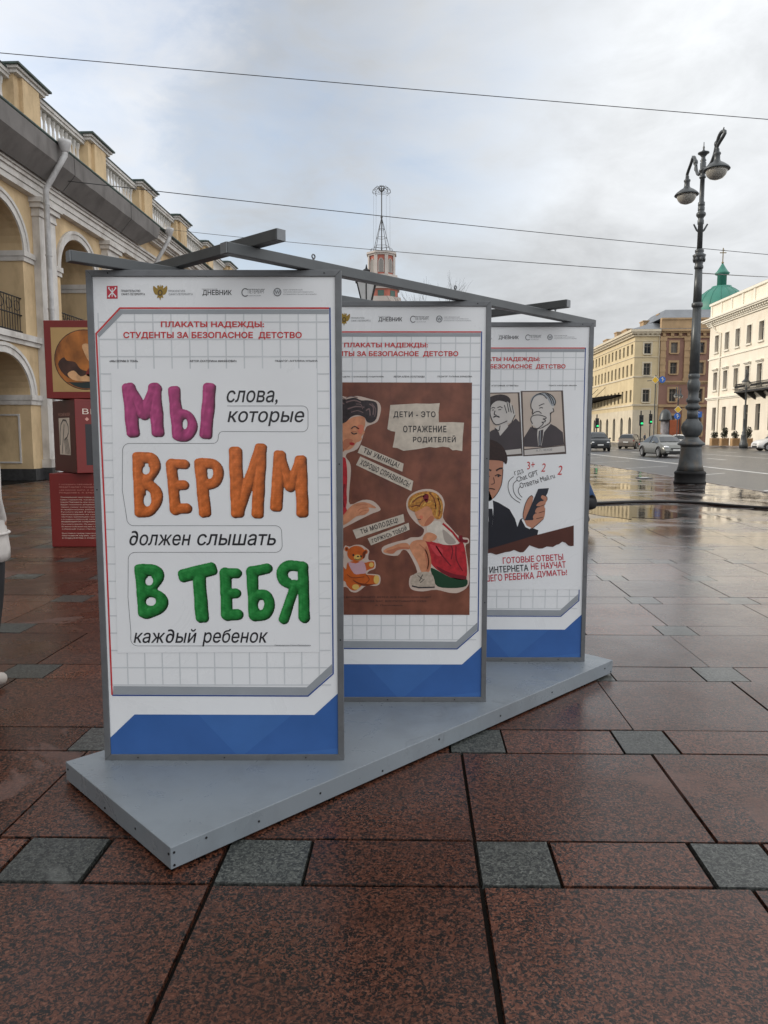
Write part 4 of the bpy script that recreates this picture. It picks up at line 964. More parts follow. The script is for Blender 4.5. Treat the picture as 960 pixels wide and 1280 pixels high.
# parapet: pedestals, rails, balusters
SP = FS - .6; base_m = MB(); rail_m = MB(); cap = MB(); ped = MB()
for k in KS:
    c = PIL0 + .15 + PER * k; ped = MB(); base_m = MB(); cap = MB(); foot = MB()
    ped.box(SP - .42, SP + .30, c - .80, c + .80, 10.17, 12.10); ped.box(SP - .42, SP + .42, c - .50, c + .50, 10.17, 12.098)
    base_m.box(SP - .5, SP + .45, c - .88, c + .88, 12.103, 12.20); base_m.box(SP - .54, SP + .52, c - .95, c + .95, 12.203, 12.28); foot.box(SP - .46, SP + .46, c - .86, c + .86, 10.171, 10.42)
    cap.box(SP - .6, SP + .60, c - 1.02, c + 1.02, 12.283, 12.34); cap.hexa([(SP-.6,c-1.02,12.341),(SP+.6,c-1.02,12.341),(SP+.6,c+1.02,12.341),(SP-.6,c+1.02,12.341),(SP-.3,c-.6,12.48),(SP+.3,c-.6,12.48),(SP+.3,c+.6,12.48),(SP-.3,c+.6,12.48)])
    po = gpart(ped, 'parapet_pedestal', M_ochre, hall); base_m.build('moulding', M_trim, po, GB); foot.build('footing', M_trim, po, GB); cap.build('capping', M_copper, po, GB)
    if k != KS[-1]:
        rail_m = MB(); rail_m.box(SP - .18, SP + .18, c + .80, c + PER - .80, 11.95, 12.05); rail_m.box(SP - .22, SP + .22, c + .80, c + PER - .80, 12.053, 12.16)
        cap = MB(); cap.box(SP - .25, SP + .25, c + 1.021, c + PER - 1.021, 12.163, 12.20)
        rail_m.box(SP - .2, SP + .2, c + .88, c + PER - .88, 10.172, 10.50)
        bo = gpart(rail_m, 'balustrade', M_trim, hall); cap.build('capping', M_copper, bo, GB)
bal = MB(); bal.lathe([(.085,0),(.085,.08),(.05,.10),(.045,.16),(.075,.28),(.09,.42),(.085,.54),(.055,.68),(.04,.84),(.045,.93),(.07,.97),(.07,1.02),(.085,1.03),(.085,1.11)], n=10); bal.v = [(x, y, z * 1.306) for x, y, z in bal.v]
b0 = None
for k in range(-1, 7):
    c = PIL0 + .15 + PER * k
    for i in range(11):
        t = c + 1.0 + i * (PER - 2.0) / 10
        if b0 is None: b0 = bal.build('baluster', M_trim, hall); ob = b0
        else: ob = b0.copy(); COL.objects.link(ob)
        ob.parent = hall; ob.location = (SP - GB[0], t - GB[1], 10.501)
# drainpipes
for t in (22.95, 32.6, 42.6):
    mb = MB(); s0 = FS + .54
    mb.tube([(FS + 1.10, t + .16, 10.0), (FS + 1.10, t + .16, 9.8), (s0 + .12, t, 8.95), (s0, t, 8.75), (s0, t, .25), (s0 + .25, t, .12)], .085, 12)
    mb.lathe([(.09, 0), (.11, .02), (.19, .26), (.20, .34), (.17, .34)], (FS + 1.10, t + .16, 9.88), 14)
    for z in (2, 3.6, 5.2, 6.8, 8.3): mb.tube([(s0, t, z), (s0, t, z + .05)], .10, 12)
    gpart(mb, 'drainpipe', M_pipe, hall)

# ------------------------------------------------------------------ far buildings across the road
M_cream = mat('cream_stucco', (.82, .755, .64), .8, var=.05, scale=.6, dirt=(.58, .49, .36, .4), dscale=.5)
M_creamtrim = mat('white_stucco', (.80, .76, .66), .8, var=.05, scale=1.0)
M_yel = mat('yellow_stucco', (.64, .53, .33), .8, var=.07, scale=.5, dirt=(.42, .31, .17, .4), dscale=.4)
M_yeltrim = mat('pale_stone_trim', (.62, .55, .42), .8, var=.1, scale=.8)
M_brown = mat('brown_red_stucco', (.27, .15, .115), .8, var=.12, scale=.5, dirt=(.17, .085, .06, .5), dscale=.4)
M_sand = mat('sandstone_trim', (.43, .295, .165), .8, var=.12, scale=.7, dirt=(.26, .18, .11, .5), dscale=.6)
M_glass = mat('window_glass', (.028, .032, .036), .08, var=.3, scale=.4, spec=.6)
M_wfr = mat('window_frame_paint', (.26, .235, .20), .6)
M_roofg = mat('grey_sheet_roof', (.17, .185, .205), .5, .2, var=.15, scale=.5)
M_curt = mat('window_blind', (.13, .12, .105), .35, var=.2, scale=1)
def cut_wall(mb, P, u0, u1, z0, z1, ops, depth, mi=0):
    """rectangular wall with openings; P(u, z, d) gives a point d behind the face"""
    us = sorted({u0, u1, *[o[0] for o in ops], *[o[1] for o in ops]}); zs = sorted({z0, z1, *[o[2] for o in ops], *[o[3] for o in ops]})
    for a, b in zip(us, us[1:]):
        for c, d in zip(zs, zs[1:]):
            m, n = (a + b) / 2, (c + d) / 2
            if any(o[0] < m < o[1] and o[2] < n < o[3] for o in ops): continue
            mb.add([P(a, c, 0), P(b, c, 0), P(b, d, 0), P(a, d, 0)], [(0, 1, 2, 3)], mi)
    for a, b, c, d in ops:
        for (x, y), (v, w) in (((a, c), (b, c)), ((b, c), (b, d)), ((b, d), (a, d)), ((a, d), (a, c))):
            mb.add([P(x, y, 0), P(v, w, 0), P(v, w, depth), P(x, y, depth)], [(0, 1, 2, 3)], mi)
def pbox(mb, P, u0, u1, z0, z1, d0, d1, mi=0):
    mb.hexa([P(u0, z0, d0), P(u1, z0, d0), P(u1, z0, d1), P(u0, z0, d1), P(u0, z1, d0), P(u1, z1, d0), P(u1, z1, d1), P(u0, z1, d1)], mi)
def windows(root, O, P, ops, depth, sill=None, hood=None, trimm=None, sur=.0, blind=False):
    for i, (a, b, c, d) in enumerate(ops):
        mb = MB(); w = .07; m = (a + b) / 2; zt = c + (d - c) * .68; e = depth - .05
        pbox(mb, P, a, a + w, c, d, e, depth); pbox(mb, P, b - w, b, c, d, e, depth); pbox(mb, P, a + w, b - w, c, c + w, e, depth); pbox(mb, P, a + w, b - w, d - w, d, e, depth)
        pbox(mb, P, m - .035, m + .035, c + w, d - w, e + .005, depth); pbox(mb, P, a + w, m - .036, zt - .035, zt + .035, e + .005, depth); pbox(mb, P, m + .036, b - w, zt - .035, zt + .035, e + .005, depth)
        f = mb.build('window', M_wfr, root, O)
        g = MB(); g.add([P(a, c, depth + .01), P(b, c, depth + .01), P(b, d, depth + .01), P(a, d, depth + .01)], [(0, 1, 2, 3)]); g.build('pane', M_glass if rnd.random() < .68 else M_curt, f, O, fix=False)
        if sur or sill or hood:
            h = MB()
            if sur:
                pbox(h, P, a - sur, a - .005, c, d, -.06, .0); pbox(h, P, b + .005, b + sur, c, d, -.06, .0); pbox(h, P, a - sur, b + sur, d + .003, d + sur, -.06, .0)
            if sill: pbox(h, P, a - sill, b + sill, c - .2, c - .003, -.22, .0)
            if hood: pbox(h, P, a - .3, b + .3, d + .35, d + .50, -.35, .0); pbox(h, P, a - .22, b + .22, d + .22, d + .347, -.18, .0)
            h.build('surround', trimm, f, O)
# cream palace on the right
O = (41, 107.3, 0)
cream = sthing('palace_building', 'sunlit cream three storey palace with plain windows and long dark iron balcony', 'building', 41, 107.3)
P = lambda u, z, d: (41 + d, u, z)
t_end = 62.0; cs = [104.75 - 3.28 * i for i in range(13)]
rows = [(1.9, 5.05), (7.4, 9.8), (12.5, 14.75)]
ops = [(c - .62, c + .62, z0, z1) for c in cs for z0, z1 in rows]
mb = MB(); cut_wall(mb, P, t_end, 107.3, -.1, 16.3, ops, .42); mb.box(41.43, 62, t_end, 107.3, -.1, 16.3); mb.add([(41, 107.3, -.1), (41.43, 107.3, -.1), (41.43, 107.3, 16.3), (41, 107.3, 16.3)], [(0,1,2,3)]); mb.add([(41, t_end, -.1), (41.43, t_end, -.1), (41.43, t_end, 16.3), (41, t_end, 16.3)], [(0,1,2,3)])
mb.build('wall', M_cream, cream, O, fix=False)
windows(cream, O, P, [o for o in ops if o[2] == 7.4], .38, sill=.2, hood=True, trimm=M_creamtrim, sur=.16)
windows(cream, O, P, [o for o in ops if o[2] == 12.5], .38, sill=.15, trimm=M_creamtrim, sur=.12)
windows(cream, O, P, [o for o in ops if o[2] == 1.9], .38)
mb = MB()
for d, z0, z1 in ((.12, 6.1, 6.28), (.25, 6.283, 6.48), (.12, 11.6, 11.75), (.2, 16.1, 16.3), (.35, 16.303, 16.45), (.85, 16.72, 16.9), (1.0, 16.903, 17.1), (.15, 17.103, 17.5)): mb.box(41 - d, 41.4, t_end, 107.3 + d, z0, z1)
mb.box(41 - .3, 41.4, t_end, 107.6, 16.453, 16.717)
for i in range(72):
    t = 107.2 - i * .62; mb.box(41 - .62, 41 - .301, t - .17, t + .17, 16.48, 16.70)
for i in range(14):
    t = 107.3 - i * 3.28; mb.box(41 - .06, 41.4, t - .45, t + .0, 17.503, 19.0)
mb.box(41 - .2, 41.5, t_end, 107.5, 19.0, 19.3); mb.build('cornice', M_creamtrim, cream, O)
mb = MB(); mb.box(41.05, 41.5, t_end, 107.3, 17.5, 18.998); mb.build('parapet', M_cream, cream, O)
mb = MB(); mb.box(40.9, 62, t_end, 107.4, 19.303, 19.36); mb.build('roof', M_roofg, cream, O)
mb = MB(); mb.box(39.6, 41 - .002, 74, 95.2, 6.5, 6.66)
for i in range(9):
    t = 94.9 - i * 2.5; mb.hexa([(40.99,t-.12,5.6),(40.99,t+.12,5.6),(40.9,t+.12,5.6),(40.9,t-.12,5.6),(40.99,t-.12,6.498),(40.99,t+.12,6.498),(39.7,t+.12,6.498),(39.7,t-.12,6.498)])
for z in (6.85, 7.52): mb.tube([(40.95, 95.15, z), (39.65, 95.15, z), (39.65, 74, z)], .04, 6)
for i in range(95):
    t = 95.1 - i * .222; mb.tube([(39.65, t, 6.66), (39.65, t, 7.52)], .028, 5)
    if i % 2 == 0: mb.tube([(39.65, t + .13 * math.cos(a), 7.2 + .15 * math.sin(a)) for a in [math.pi * j / 4 for j in range(9)]], .026, 4, cap=False)
mb.build('balcony', M_iron, cream, O)
mb = MB(); mb.tube([(40.4, 105.9, 16.6), (40.85, 105.2, 15.4), (40.85, 103.3, 14.9), (40.88, 103.3, 0)], .10, 8); mb.build('drainpipe', M_creamtrim, cream, O)

# yellow corner house
YT, YS0 = 131.0, 37.5
O = (YS0, YT, 0)
yel = sthing('corner_house', 'yellow four storey corner house with white cornice beyond the crossing', 'building', YS0, YT)
Pf = lambda u, z, d: (u, YT + d, z)
Psd = lambda u, z, d: (YS0 + d, u, z)
rows = [(15.1, 16.85), (11.5, 13.5), (6.95, 9.05)]
opf = [(39.1, 40.25, a, b) for a, b in rows]
sc_ = [132.6 + 2.55 * i for i in range(22)]
ops_ = [(c - .55, c + .55, a, b) for c in sc_ for a, b in rows] + [(c - .85, c + .85, .1, 4.4) for c in sc_[::2]]
mb = MB(); cut_wall(mb, Pf, YS0, 41.66, 5.6, 18.4, opf, .35); cut_wall(mb, Psd, YT, YT + 58, 5.6, 18.4, [o for o in ops_ if o[2] > 1], .35); cut_wall(mb, Pf, YS0, 41.66, -.1, 5.6, [], .35, 1); cut_wall(mb, Psd, YT, YT + 58, -.1, 5.6, [o for o in ops_ if o[2] < 1], .35, 1); mb.box(YS0 + .6, 60, YT + .36, YT + 58, -.1, 18.3)
mb.build('wall', [M_yel, M_yeltrim], yel, O, fix=False)
windows(yel, O, Pf, opf, .3, sill=.15, trimm=M_yeltrim, sur=.25)
windows(yel, O, Psd, [o for o in ops_ if o[2] > 1 and o[0] < 170], .3)
mb = MB()
for c in sc_[::2]:
    g = MB(); g.add([Psd(c - .85, .1, .33), Psd(c + .85, .1, .33), Psd(c + .85, 4.4, .33), Psd(c - .85, 4.4, .33)], [(0, 1, 2, 3)]); g.build('shop_window', M_glass, yel, O, fix=False)
    for (a, b), (e, f_) in zip(arch_pts(c, .85, 3.4, 1.0, 10), arch_pts(c, .85, 3.4, 1.0, 10)[1:]):
        mb.add([Psd(a, b, -.004), Psd(e, f_, -.004), Psd(e, 4.402, -.004), Psd(a, 4.402, -.004)], [(0, 1, 2, 3)])
mb.build('arch_heads', M_yeltrim, yel, O, fix=False)
mb = MB()
for d, z0, z1 in ((.15, 6.3, 6.6), (.12, 11.1, 11.35), (.10, 14.5, 14.62), (.1, 17.2, 17.3), (.35, 18.0, 18.25), (.7, 18.403, 18.7), (.95, 18.703, 19.1)):
    mb.box(YS0 - d, YS0 - .001, YT - d, YT + 58, z0, z1); mb.box(YS0, 41.6, YT - d, YT - .001, z0, z1)
for i in range(70): mb.box(YS0 - .6, YS0 - .36, YT + i * .8, YT + i * .8 + .35, 18.26, 18.40)
for i in range(5): mb.box(YS0 + i * .8 + .2, YS0 + i * .8 + .55, YT - .6, YT - .36, 18.26, 18.40)
mb.build('cornice', M_yeltrim, yel, O)
mb = MB(); mb.hexa([(YS0-.95,YT-.95,19.11),(60,YT-.95,19.11),(60,YT+58,19.11),(YS0-.95,YT+58,19.11),(YS0+6,YT+6,21.5),(56,YT+6,21.5),(56,YT+52,21.5),(YS0+6,YT+52,21.5)])
rf = mb.build('roof', M_roofg, yel, O)
for s, t, w, h in ((41.5, 140, 1.4, 2.2), (41, 149, 2.2, 2.0), (41.5, 158, 1.2, 2.6), (42, 168, 2.0, 2.4), (43, 136, .9, 2.8)):
    mb = MB(); mb.box(s, s + w, t, t + w * 1.6, 19.3, 19.6 + h); mb.box(s - .12, s + w + .12, t - .12, t + w * 1.6 + .12, 19.6 + h, 19.8 + h); mb.build('chimney', M_sand, rf, O)
mb = MB(); mb.tube([(41.6, YT - .12, 18.0), (41.6, YT - .12, .2)], .1, 8); mb.build('drainpipe', M_yeltrim, yel, O)
mb = MB(); mb.hexa([(YS0-.06,138.2,8.30),(YS0-.06,171,7.65),(YS0-4.4,171,7.65),(YS0-.9,138.2,8.30),(YS0-.06,138.2,8.6),(YS0-.06,171,8.75),(YS0-4.4,171,8.75),(YS0-.9,138.2,8.6)]); mb.build('canopy', mat('dark_canopy', (.008, .007, .006), .9, spec=.1), yel, O)
mb = MB()
for t in (150, 156, 162): mb.tube([(YS0 - 1.9, t, 8.72), (YS0 - .02, t, 10.6)], .05, 6)
mb.build('canopy_stays', M_iron, yel, O)

# brown house, its neighbour
O = (41.7, YT, 0)
brn = sthing('corner_house', 'brown red house with sandstone trim and grey mansard roof beside the yellow corner', 'building', 41.7, YT)
rowsb = [(15.2, 16.95), (11.7, 13.6), (7.0, 9.15), (1.2, 4.6)]
cb = [44.1, 48.6, 52.6, 56.6]
opb = [(c - .55, c + .55, a, b) for c in cb for a, b in rowsb]
Pb = lambda u, z, d: (u, YT - .1 + d, z)
mb = MB(); cut_wall(mb, Pb, 41.7, 60, -.1, 18.9, opb, .4); mb.add([(41.7, YT - .1, -.1), (41.7, YT + .3, -.1), (41.7, YT + .3, 18.9), (41.7, YT - .1, 18.9)], [(0, 1, 2, 3)]); mb.build('wall', M_brown, brn, O, fix=False)
windows(brn, O, Pb, opb, .35, sill=.2, trimm=M_sand, sur=.35)
mb = MB()
for c in (42.2, 46.2, 47.1, 50.6, 54.6, 58.6):
    mb.box(c - .42, c + .42, YT - .38, YT - .101, 10.9, 17.2); mb.box(c - .55, c + .55, YT - .5, YT - .101, 17.203, 17.7); mb.box(c - .55, c + .55, YT - .42, YT - .101, 10.5, 10.897); mb.box(c - .42, c + .42, YT - .3, YT - .101, .5, 6.0)
    for z in (12, 13.2, 14.4, 15.6): mb.box(c - .48, c + .48, YT - .45, YT - .3811, z, z + .5)
for d, z0, z1 in ((.35, 6.05, 6.5), (.3, 10.2, 10.497), (.25, 17.703, 18.0), (.55, 18.5, 18.75), (.95, 18.753, 19.1), (.4, 19.103, 20.7), (.6, 20.703, 21.0)): mb.box(41.72, 60, YT - .1 - d, YT + .3, z0, z1)
for i in range(13): mb.box(42 + i * 1.35, 42.5 + i * 1.35, YT - .55, YT - .101, 18.02, 18.48)
mb.box(41.8, 60, YT - .16, YT - .101, 9.9, 10.19)
mb.build('trim', M_sand, brn, O)
mb = MB(); mb.hexa([(41.7,YT,21.01),(60,YT,21.01),(60,YT+14,21.01),(41.7,YT+14,21.01),(43.4,YT+3,22.9),(60,YT+3,22.9),(60,YT+11,22.9),(43.4,YT+11,22.9)]); mb.build('roof', M_roofg, brn, O)
mb = MB(); mb.box(52.5, 56, YT - .28, YT - .101, .2, 4.8); mb.build('shop_front', M_creamtrim, brn, O)

# green dome behind the palace
dt = 185.0; ds = s_of(903.3, dt, 330)
dm = sthing('domed_church', 'green domed church with cross showing above the roofs', 'church', ds, dt)
M_gd = mat('green_dome_paint', (.045, .215, .165), .5, var=.12, scale=.25, dirt=(.03, .14, .11, .5), dscale=.2)
mb = MB(); mb.lathe([(6.4, 0), (6.4, 28.6)], n=28, smooth=False); mb.build('drum', M_cream, dm)
mb = MB(); mb.lathe([(6.9, 28.6), (6.9, 29.2), (6.4, 29.5), (6.1, 31.5), (5.4, 33.2), (4.4, 34.6), (3.2, 35.5), (2.3, 36.0), (2.2, 36.4)], n=32); d0 = mb.build('dome', M_gd, dm)
for i in range(16):
    a = 2 * math.pi * i / 16; rr = MB(); rr.tube([(r * math.cos(a), r * math.sin(a), z) for r, z in ((6.42, 29.5), (6.13, 31.5), (5.43, 33.2), (4.42, 34.6), (3.2, 35.53), (2.3, 36.02))], .07, 5); rr.build('rib', M_gd, d0)
mb = MB(); mb.lathe([(1.05, 36.3), (1.05, 39.0), (1.55, 39.2), (1.7, 39.5), (1.3, 39.8), (.8, 40.6), (.35, 41.4), (.12, 41.8)], n=16); mb.build('lantern', M_gd, dm)
mb = MB(); mb.box(-.09, .09, -.09, .09, 41.7, 45.3); mb.box(-.75, .75, -.08, .08, 44.1, 44.3); mb.box(-.4, .4, -.08, .08, 44.7, 44.85); mb.ell((0, 0, 41.9), (.28, .28, .28)); mb.build('cross', mat('dull_gilt', (.22, .17, .09), .4, .6), dm)

# pink tower with the telegraph mast
tt = 200.0; k_ = tt / F
tw = sthing('brick_tower', 'red and white tower with open metal mast above the panels', 'tower', s_of(477, tt, 300), tt)
def tz(y): return at_y(477, y, tt).z
M_tred = mat('tower_red_stucco', (.40, .13, .095), .8, var=.12, scale=.5); M_twh = mat('tower_white_stucco', (.46, .42, .39), .8, var=.08, scale=.5)
N5 = [2 * math.pi * i / 8 + math.pi / 8 for i in range(8)]
def ngon(mb, r, z0, z1, mi=0, n=8): mb.lathe([(r, z0), (r, z1)], n=n, ph=math.pi / n, mi=mi, smooth=False)
mb = MB(); ngon(mb, 3.45, tz(346), tz(319)); ngon(mb, 4.5, tz(600) if False else 0, tz(355)); mb.build('wall', M_tred, tw)
mb = MB(); ngon(mb, 4.15, tz(319.5), tz(317)); ngon(mb, 3.8, tz(321.5), tz(319.6)); ngon(mb, 4.5, tz(349), tz(346)); ngon(mb, 5.0, tz(352), tz(349.1)); ngon(mb, 5.3, tz(361), tz(357.5)); ngon(mb, 5.0, tz(364), tz(361.1)); ngon(mb, 5.5, tz(380), tz(374)); ngon(mb, 5.0, tz(384), tz(380.1))
for a in N5:
    c, s = math.cos(a), math.sin(a); z0, z1 = tz(346), tz(321.6); w = .45; px, py = -s, c
    for sgn in (-1, 1):
        for r in (3.42,):
            mb.hexa([(c*r+px*w*q[0]+c*q[1], s*r+py*w*q[0]+s*q[1], z0) for q in ((-1,0),(1,0),(1,.25),(-1,.25))] + [(c*r+px*w*q[0]+c*q[1], s*r+py*w*q[0]+s*q[1], z1) for q in ((-1,0),(1,0),(1,.25),(-1,.25))]); break
        break
mb.build('trim', M_twh, tw)
for i in range(8):
    a = 2 * math.pi * i / 8; ap = 3.45 * math.cos(math.pi / 8); mb = MB(); A_ = arch_pts(0, .62, tz(331), 1.0, 8); pts = [(-.62, tz(343))] + A_ + [(.62, tz(343))]
    def R_(d, x, z): return (math.cos(a) * (ap + d) - math.sin(a) * x, math.sin(a) * (ap + d) + math.cos(a) * x, z)
    mb.prism([R_(.02, x, z) for x, z in pts], R_(.10, 0, 0) and (math.cos(a) * .06, math.sin(a) * .06, 0)); w_ = mb.build('window', mat('grey_shutter', (.22, .21, .2), .7) if i == 0 else bpy.data.materials['grey_shutter'], tw)
    mb = MB()
    for (x, z), (x2, z2) in zip(pts, pts[1:]): mb.tube([R_(.06, x, z), R_(.06, x2, z2)], .14, 5)
    mb.build('surround', M_twh, w_)
    mb = MB(); ap2 = 4.5 * math.cos(math.pi / 8)
    mb.prism([(math.cos(a) * (ap2 + .02) - math.sin(a) * x, math.sin(a) * (ap2 + .02) + math.cos(a) * x, z) for x, z in ((-.8, tz(373)), (.8, tz(373)), (.8, tz(366)), (-.8, tz(366)))], (math.cos(a) * .08, math.sin(a) * .08, 0)); mb.build('window', mat('green_shutter', (.06, .12, .10), .6) if i == 0 else bpy.data.materials['green_shutter'], tw)
M_mast = mat('mast_steel', (.07, .072, .075), .6)
mb = MB(); z0, z1, z2 = tz(316), tz(271), tz(240); R0 = 2.45
mb.tube([(0, 0, z0), (0, 0, z2 + 1)], .13, 6); mb.ell((0, 0, z1), (.3, .3, .5), 8, 6)
for i in range(5):
    a = 2 * math.pi * i / 5 + .3; mb.tube([(R0 * math.cos(a), R0 * math.sin(a), z0), (0, 0, z1)], .075, 5)
    mb.tube([(2.2 * math.cos(a), 2.2 * math.sin(a), z2 - .6), (2.3 * math.cos(a), 2.3 * math.sin(a), z0)], .022, 4)
for f in (.0, .18, .42, .66, .84):
    r = R0 * (1 - f); z = z0 + (z1 - z0) * f; mb.tube([(r * math.cos(2*math.pi*i/5+.3), r * math.sin(2*math.pi*i/5+.3), z) for i in range(6)], .05, 5, cap=False)
for i in range(12):
    a = 2 * math.pi * i / 12; mb.tube([(2.9 * math.cos(a), 2.9 * math.sin(a), z0), (2.9 * math.cos(a), 2.9 * math.sin(a), z0 + .8)], .05, 4)
mb.tube([(2.9 * math.cos(2*math.pi*i/12), 2.9 * math.sin(2*math.pi*i/12), z0 + .8) for i in range(13)], .04, 4, cap=False)
for i in range(8):
    a = 2 * math.pi * i / 8; c, s = math.cos(a), math.sin(a)
    mb.tube([(c * r, s * r, z2 + z) for r, z in ((0, -.2), (.7, .9), (1.5, 1.25), (2.2, .6), (2.35, -.1), (1.9, -.5))], .07, 5)
    mb.tube([(c * r, s * r, z2 + z) for r, z in ((0, 1.3), (.5, 1.6), (.9, 1.2), (.6, .4), (0, .0))], .06, 5)
for r, z in ((2.3, .2), (1.0, .1), (.9, 1.1)): mb.tube([(r * math.cos(2*math.pi*i/16), r * math.sin(2*math.pi*i/16), z2 + z) for i in range(17)], .05, 4, cap=False)
mb.build('mast', M_mast, tw)
# ------------------------------------------------------------------ red display cubes
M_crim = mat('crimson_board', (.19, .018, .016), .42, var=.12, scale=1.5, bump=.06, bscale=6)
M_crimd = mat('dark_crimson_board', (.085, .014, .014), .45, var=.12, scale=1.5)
M_goldp = mat('tan_print', rgb(178, 146, 96), .5, var=.08, scale=5)
I_cream = ink('cream_ink', rgb(226, 214, 200)); I_pink = ink('pale_text_ink', rgb(206, 150, 138))
CG = 'stacked crimson exhibition cubes'
def cube(label, c, z0, size, rz, h):
    r = thing('display_cube', label, 'exhibition cube', (c[0], c[1], z0), rz, CG)
    s = size / 2; mb = MB(); mb.box(-s, s, -s, s, .004, h); mb.build('body', [M_crim], r, bevel=.006); return r, s
def flat(root, name, items):                    # items: (kind, data, material, layer); local face coords -> front face of cube
    pass
class Face:                                      # prints on the front (or left) face of a cube
    def __init__(self, s, side='front'): self.s, self.side, self.mb, self.mats = s, side, MB(), []
    def P(self, u, z, l):
        d = self.s + .0008 * l
        return (u, -d, z) if self.side == 'front' else (-d, -u, z)
    def mi(self, m):
        if m not in self.mats: self.mats.append(m)
        return self.mats.index(m)
    def poly(self, pts, m, l=1): self.mb.poly([self.P(u, z, l) for u, z in pts], self.mi(m)); return self
    def text(self, b, u0, z0, w, h, m, l=1, bold=.0, sp=1.0):
        vs, fs = text_mesh(b, 0, bold, sp); xs = [v[0] for v in vs]; ys = [v[1] for v in vs]; x0, x1, y0, y1 = min(xs), max(xs), min(ys), max(ys)
        self.mb.add([self.P(u0 + (x - x0) / (x1 - x0) * w, z0 + (y - y0) / (y1 - y0) * h, l) for x, y, _ in vs], fs, self.mi(m)); return self
    def line(self, pts, w, m, l=2):
        for (a, b), (c, d) in zip(pts, pts[1:]):
            L = math.hypot(c - a, d - b) or 1; nx, nz = -(d - b) / L * w / 2, (c - a) / L * w / 2
            self.mb.poly([self.P(a + nx, b + nz, l), self.P(c + nx, d + nz, l), self.P(c - nx, d - nz, l), self.P(a - nx, b - nz, l)], self.mi(m))
        return self
    def done(self, name, parent): return self.mb.build(name, self.mats, parent, fix=False)
# bottom cube with the text
r1, s = cube('bottom crimson cube of the stack, covered with lines of pale text', (-3.64, 9.70), 0, 1.0, 0.0, .92)
f = Face(s)
for i, b in enumerate(('ГОСУДАРСТВЕННЫЙ РУССКИЙ МУЗЕЙ', 'ПРЕДСТАВЛЯЕТ ГРАНДИОЗНУЮ ВЫСТАВКУ', '«ВЕЛИКИЙ КАРЛ. К 225-ЛЕТИЮ СО ДНЯ', 'РОЖДЕНИЯ К. П. БРЮЛЛОВА»')):
    f.text(b, -.38, .775 - i * .035, .76 if i < 3 else .56, .019, I_pink, 1, 0, 1.2)
body = ('Уникальная выставка картин мастера', 'Цикл торжеств, посвященный столетию', 'Карла Павловича, при жизни прозванного', 'будет показано впервые более двухсот', 'также самых значительных произведений', 'и графических работ художника', 'Русского музея. В залах представлены', 'произведения из собраний музеев', 'частных коллекций города и страны',
        'государственной галереи искусств', 'выдающихся современников мастера', 'Русского музея. На выставке впервые', 'Всероссийский музей изобразительных', 'собраний Санкт-Петербурга и Москвы')
for i, b in enumerate(body): f.text(b, -.37, .615 - i * .0305, .72 * (.94 + .06 * math.sin(i * 2.1)), .018, I_cream)
for i, b in enumerate(('Выставка представлена при поддержке', 'партнеров музея, проект реализован', 'в содружестве с комитетом')): f.text(b, -.37, .165 - i * .0305, (.72, .72, .5)[i], .018, I_cream)
f.done('text_lines', r1)
# middle cube, turned
r2, s = cube('middle crimson cube of the stack, turned to show a white linear emblem', (-3.66, 9.70), .925, .92, math.radians(39), .90)
f = Face(s); f.text('ВЕЛИКИЙ', -.37, .72, .70, .085, I_cream, 1, .0, 1.05)
f.poly([(-.345, .10), (.40, .10), (.40, .60), (-.345, .60)], I_black, 1); f.poly([(-.345, .66), (-.32, .685), (-.295, .66), (-.32, .635)], I_pink, 1)
f.text('НОЯБРЬ — АПРЕЛЬ', -.20, .055, .5, .022, I_cream, 1); f.done('title_print', r2)
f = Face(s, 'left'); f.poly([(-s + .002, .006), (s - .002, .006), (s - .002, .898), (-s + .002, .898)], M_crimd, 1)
f.poly([(-.21, .22), (.24, .22), (.24, .68), (-.21, .68)], I_cream, 2)
arch = [(-.20 + .02, .34), (-.17, .50), (-.12, .60), (-.02, .655), (.10, .645), (.18, .58), (.19, .50), (.12, .44), (.02, .41)]
f.line(arch, .022, I_black, 3); f.line([(-.12, .23), (-.05, .40), (.02, .60)], .020, I_black, 4)
for i in range(4): f.line([(.0 + i * .045, .42), (.05 + i * .055, .23)], .018, I_black, 4)
f.text('РУССКИЙ МУЗЕЙ', -.22, .705, .48, .045, I_pink, 2)
f.done('emblem_print', r2)
# top cube with an oval picture (a plain stand-in)
r3, s = cube('top crimson cube of the stack, with a tan print of an oval picture', (-3.63, 9.68), 1.832, .98, 0.0, .94)
f = Face(s); e = s - .085; f.poly([(-e, .085), (e, .085), (e, .855), (-e, .855)], M_goldp, 1)
M_oval = mat('amber_picture_print', rgb(170, 104, 46), .5, var=.45, scale=4.5, dirt=(*rgb(70, 36, 24), .9), dscale=3.5)
M_teal = mat('teal_picture_print', rgb(34, 48, 48), .5, var=.2); M_flesh = mat('warm_picture_print', rgb(206, 160, 116), .5, var=.3, scale=9); M_wine = mat('wine_picture_print', rgb(116, 34, 30), .5, var=.3, scale=7); M_umber = mat('umber_picture_print', rgb(64, 40, 32), .5, var=.5, scale=8)
el = lambda rx, rz, n=40: [(.0 + rx * math.cos(2*math.pi*i/n), .47 + rz * math.sin(2*math.pi*i/n)) for i in range(n)]
f.poly(el(.375, .362), M_umber, 2); f.poly(el(.365, .352), M_oval, 3)
f.poly([(q[0], min(q[1], .20)) for q in el(.34, .345) if q[1] < .26], M_teal, 4)
f.poly(smooth([(-.33, .42), (-.26, .50), (-.22, .46), (-.12, .44), (-.06, .36), (.05, .33), (.2, .35), (.3, .36), (.28, .26), (.1, .20), (-.12, .22), (-.26, .29)]), M_umber, 5)
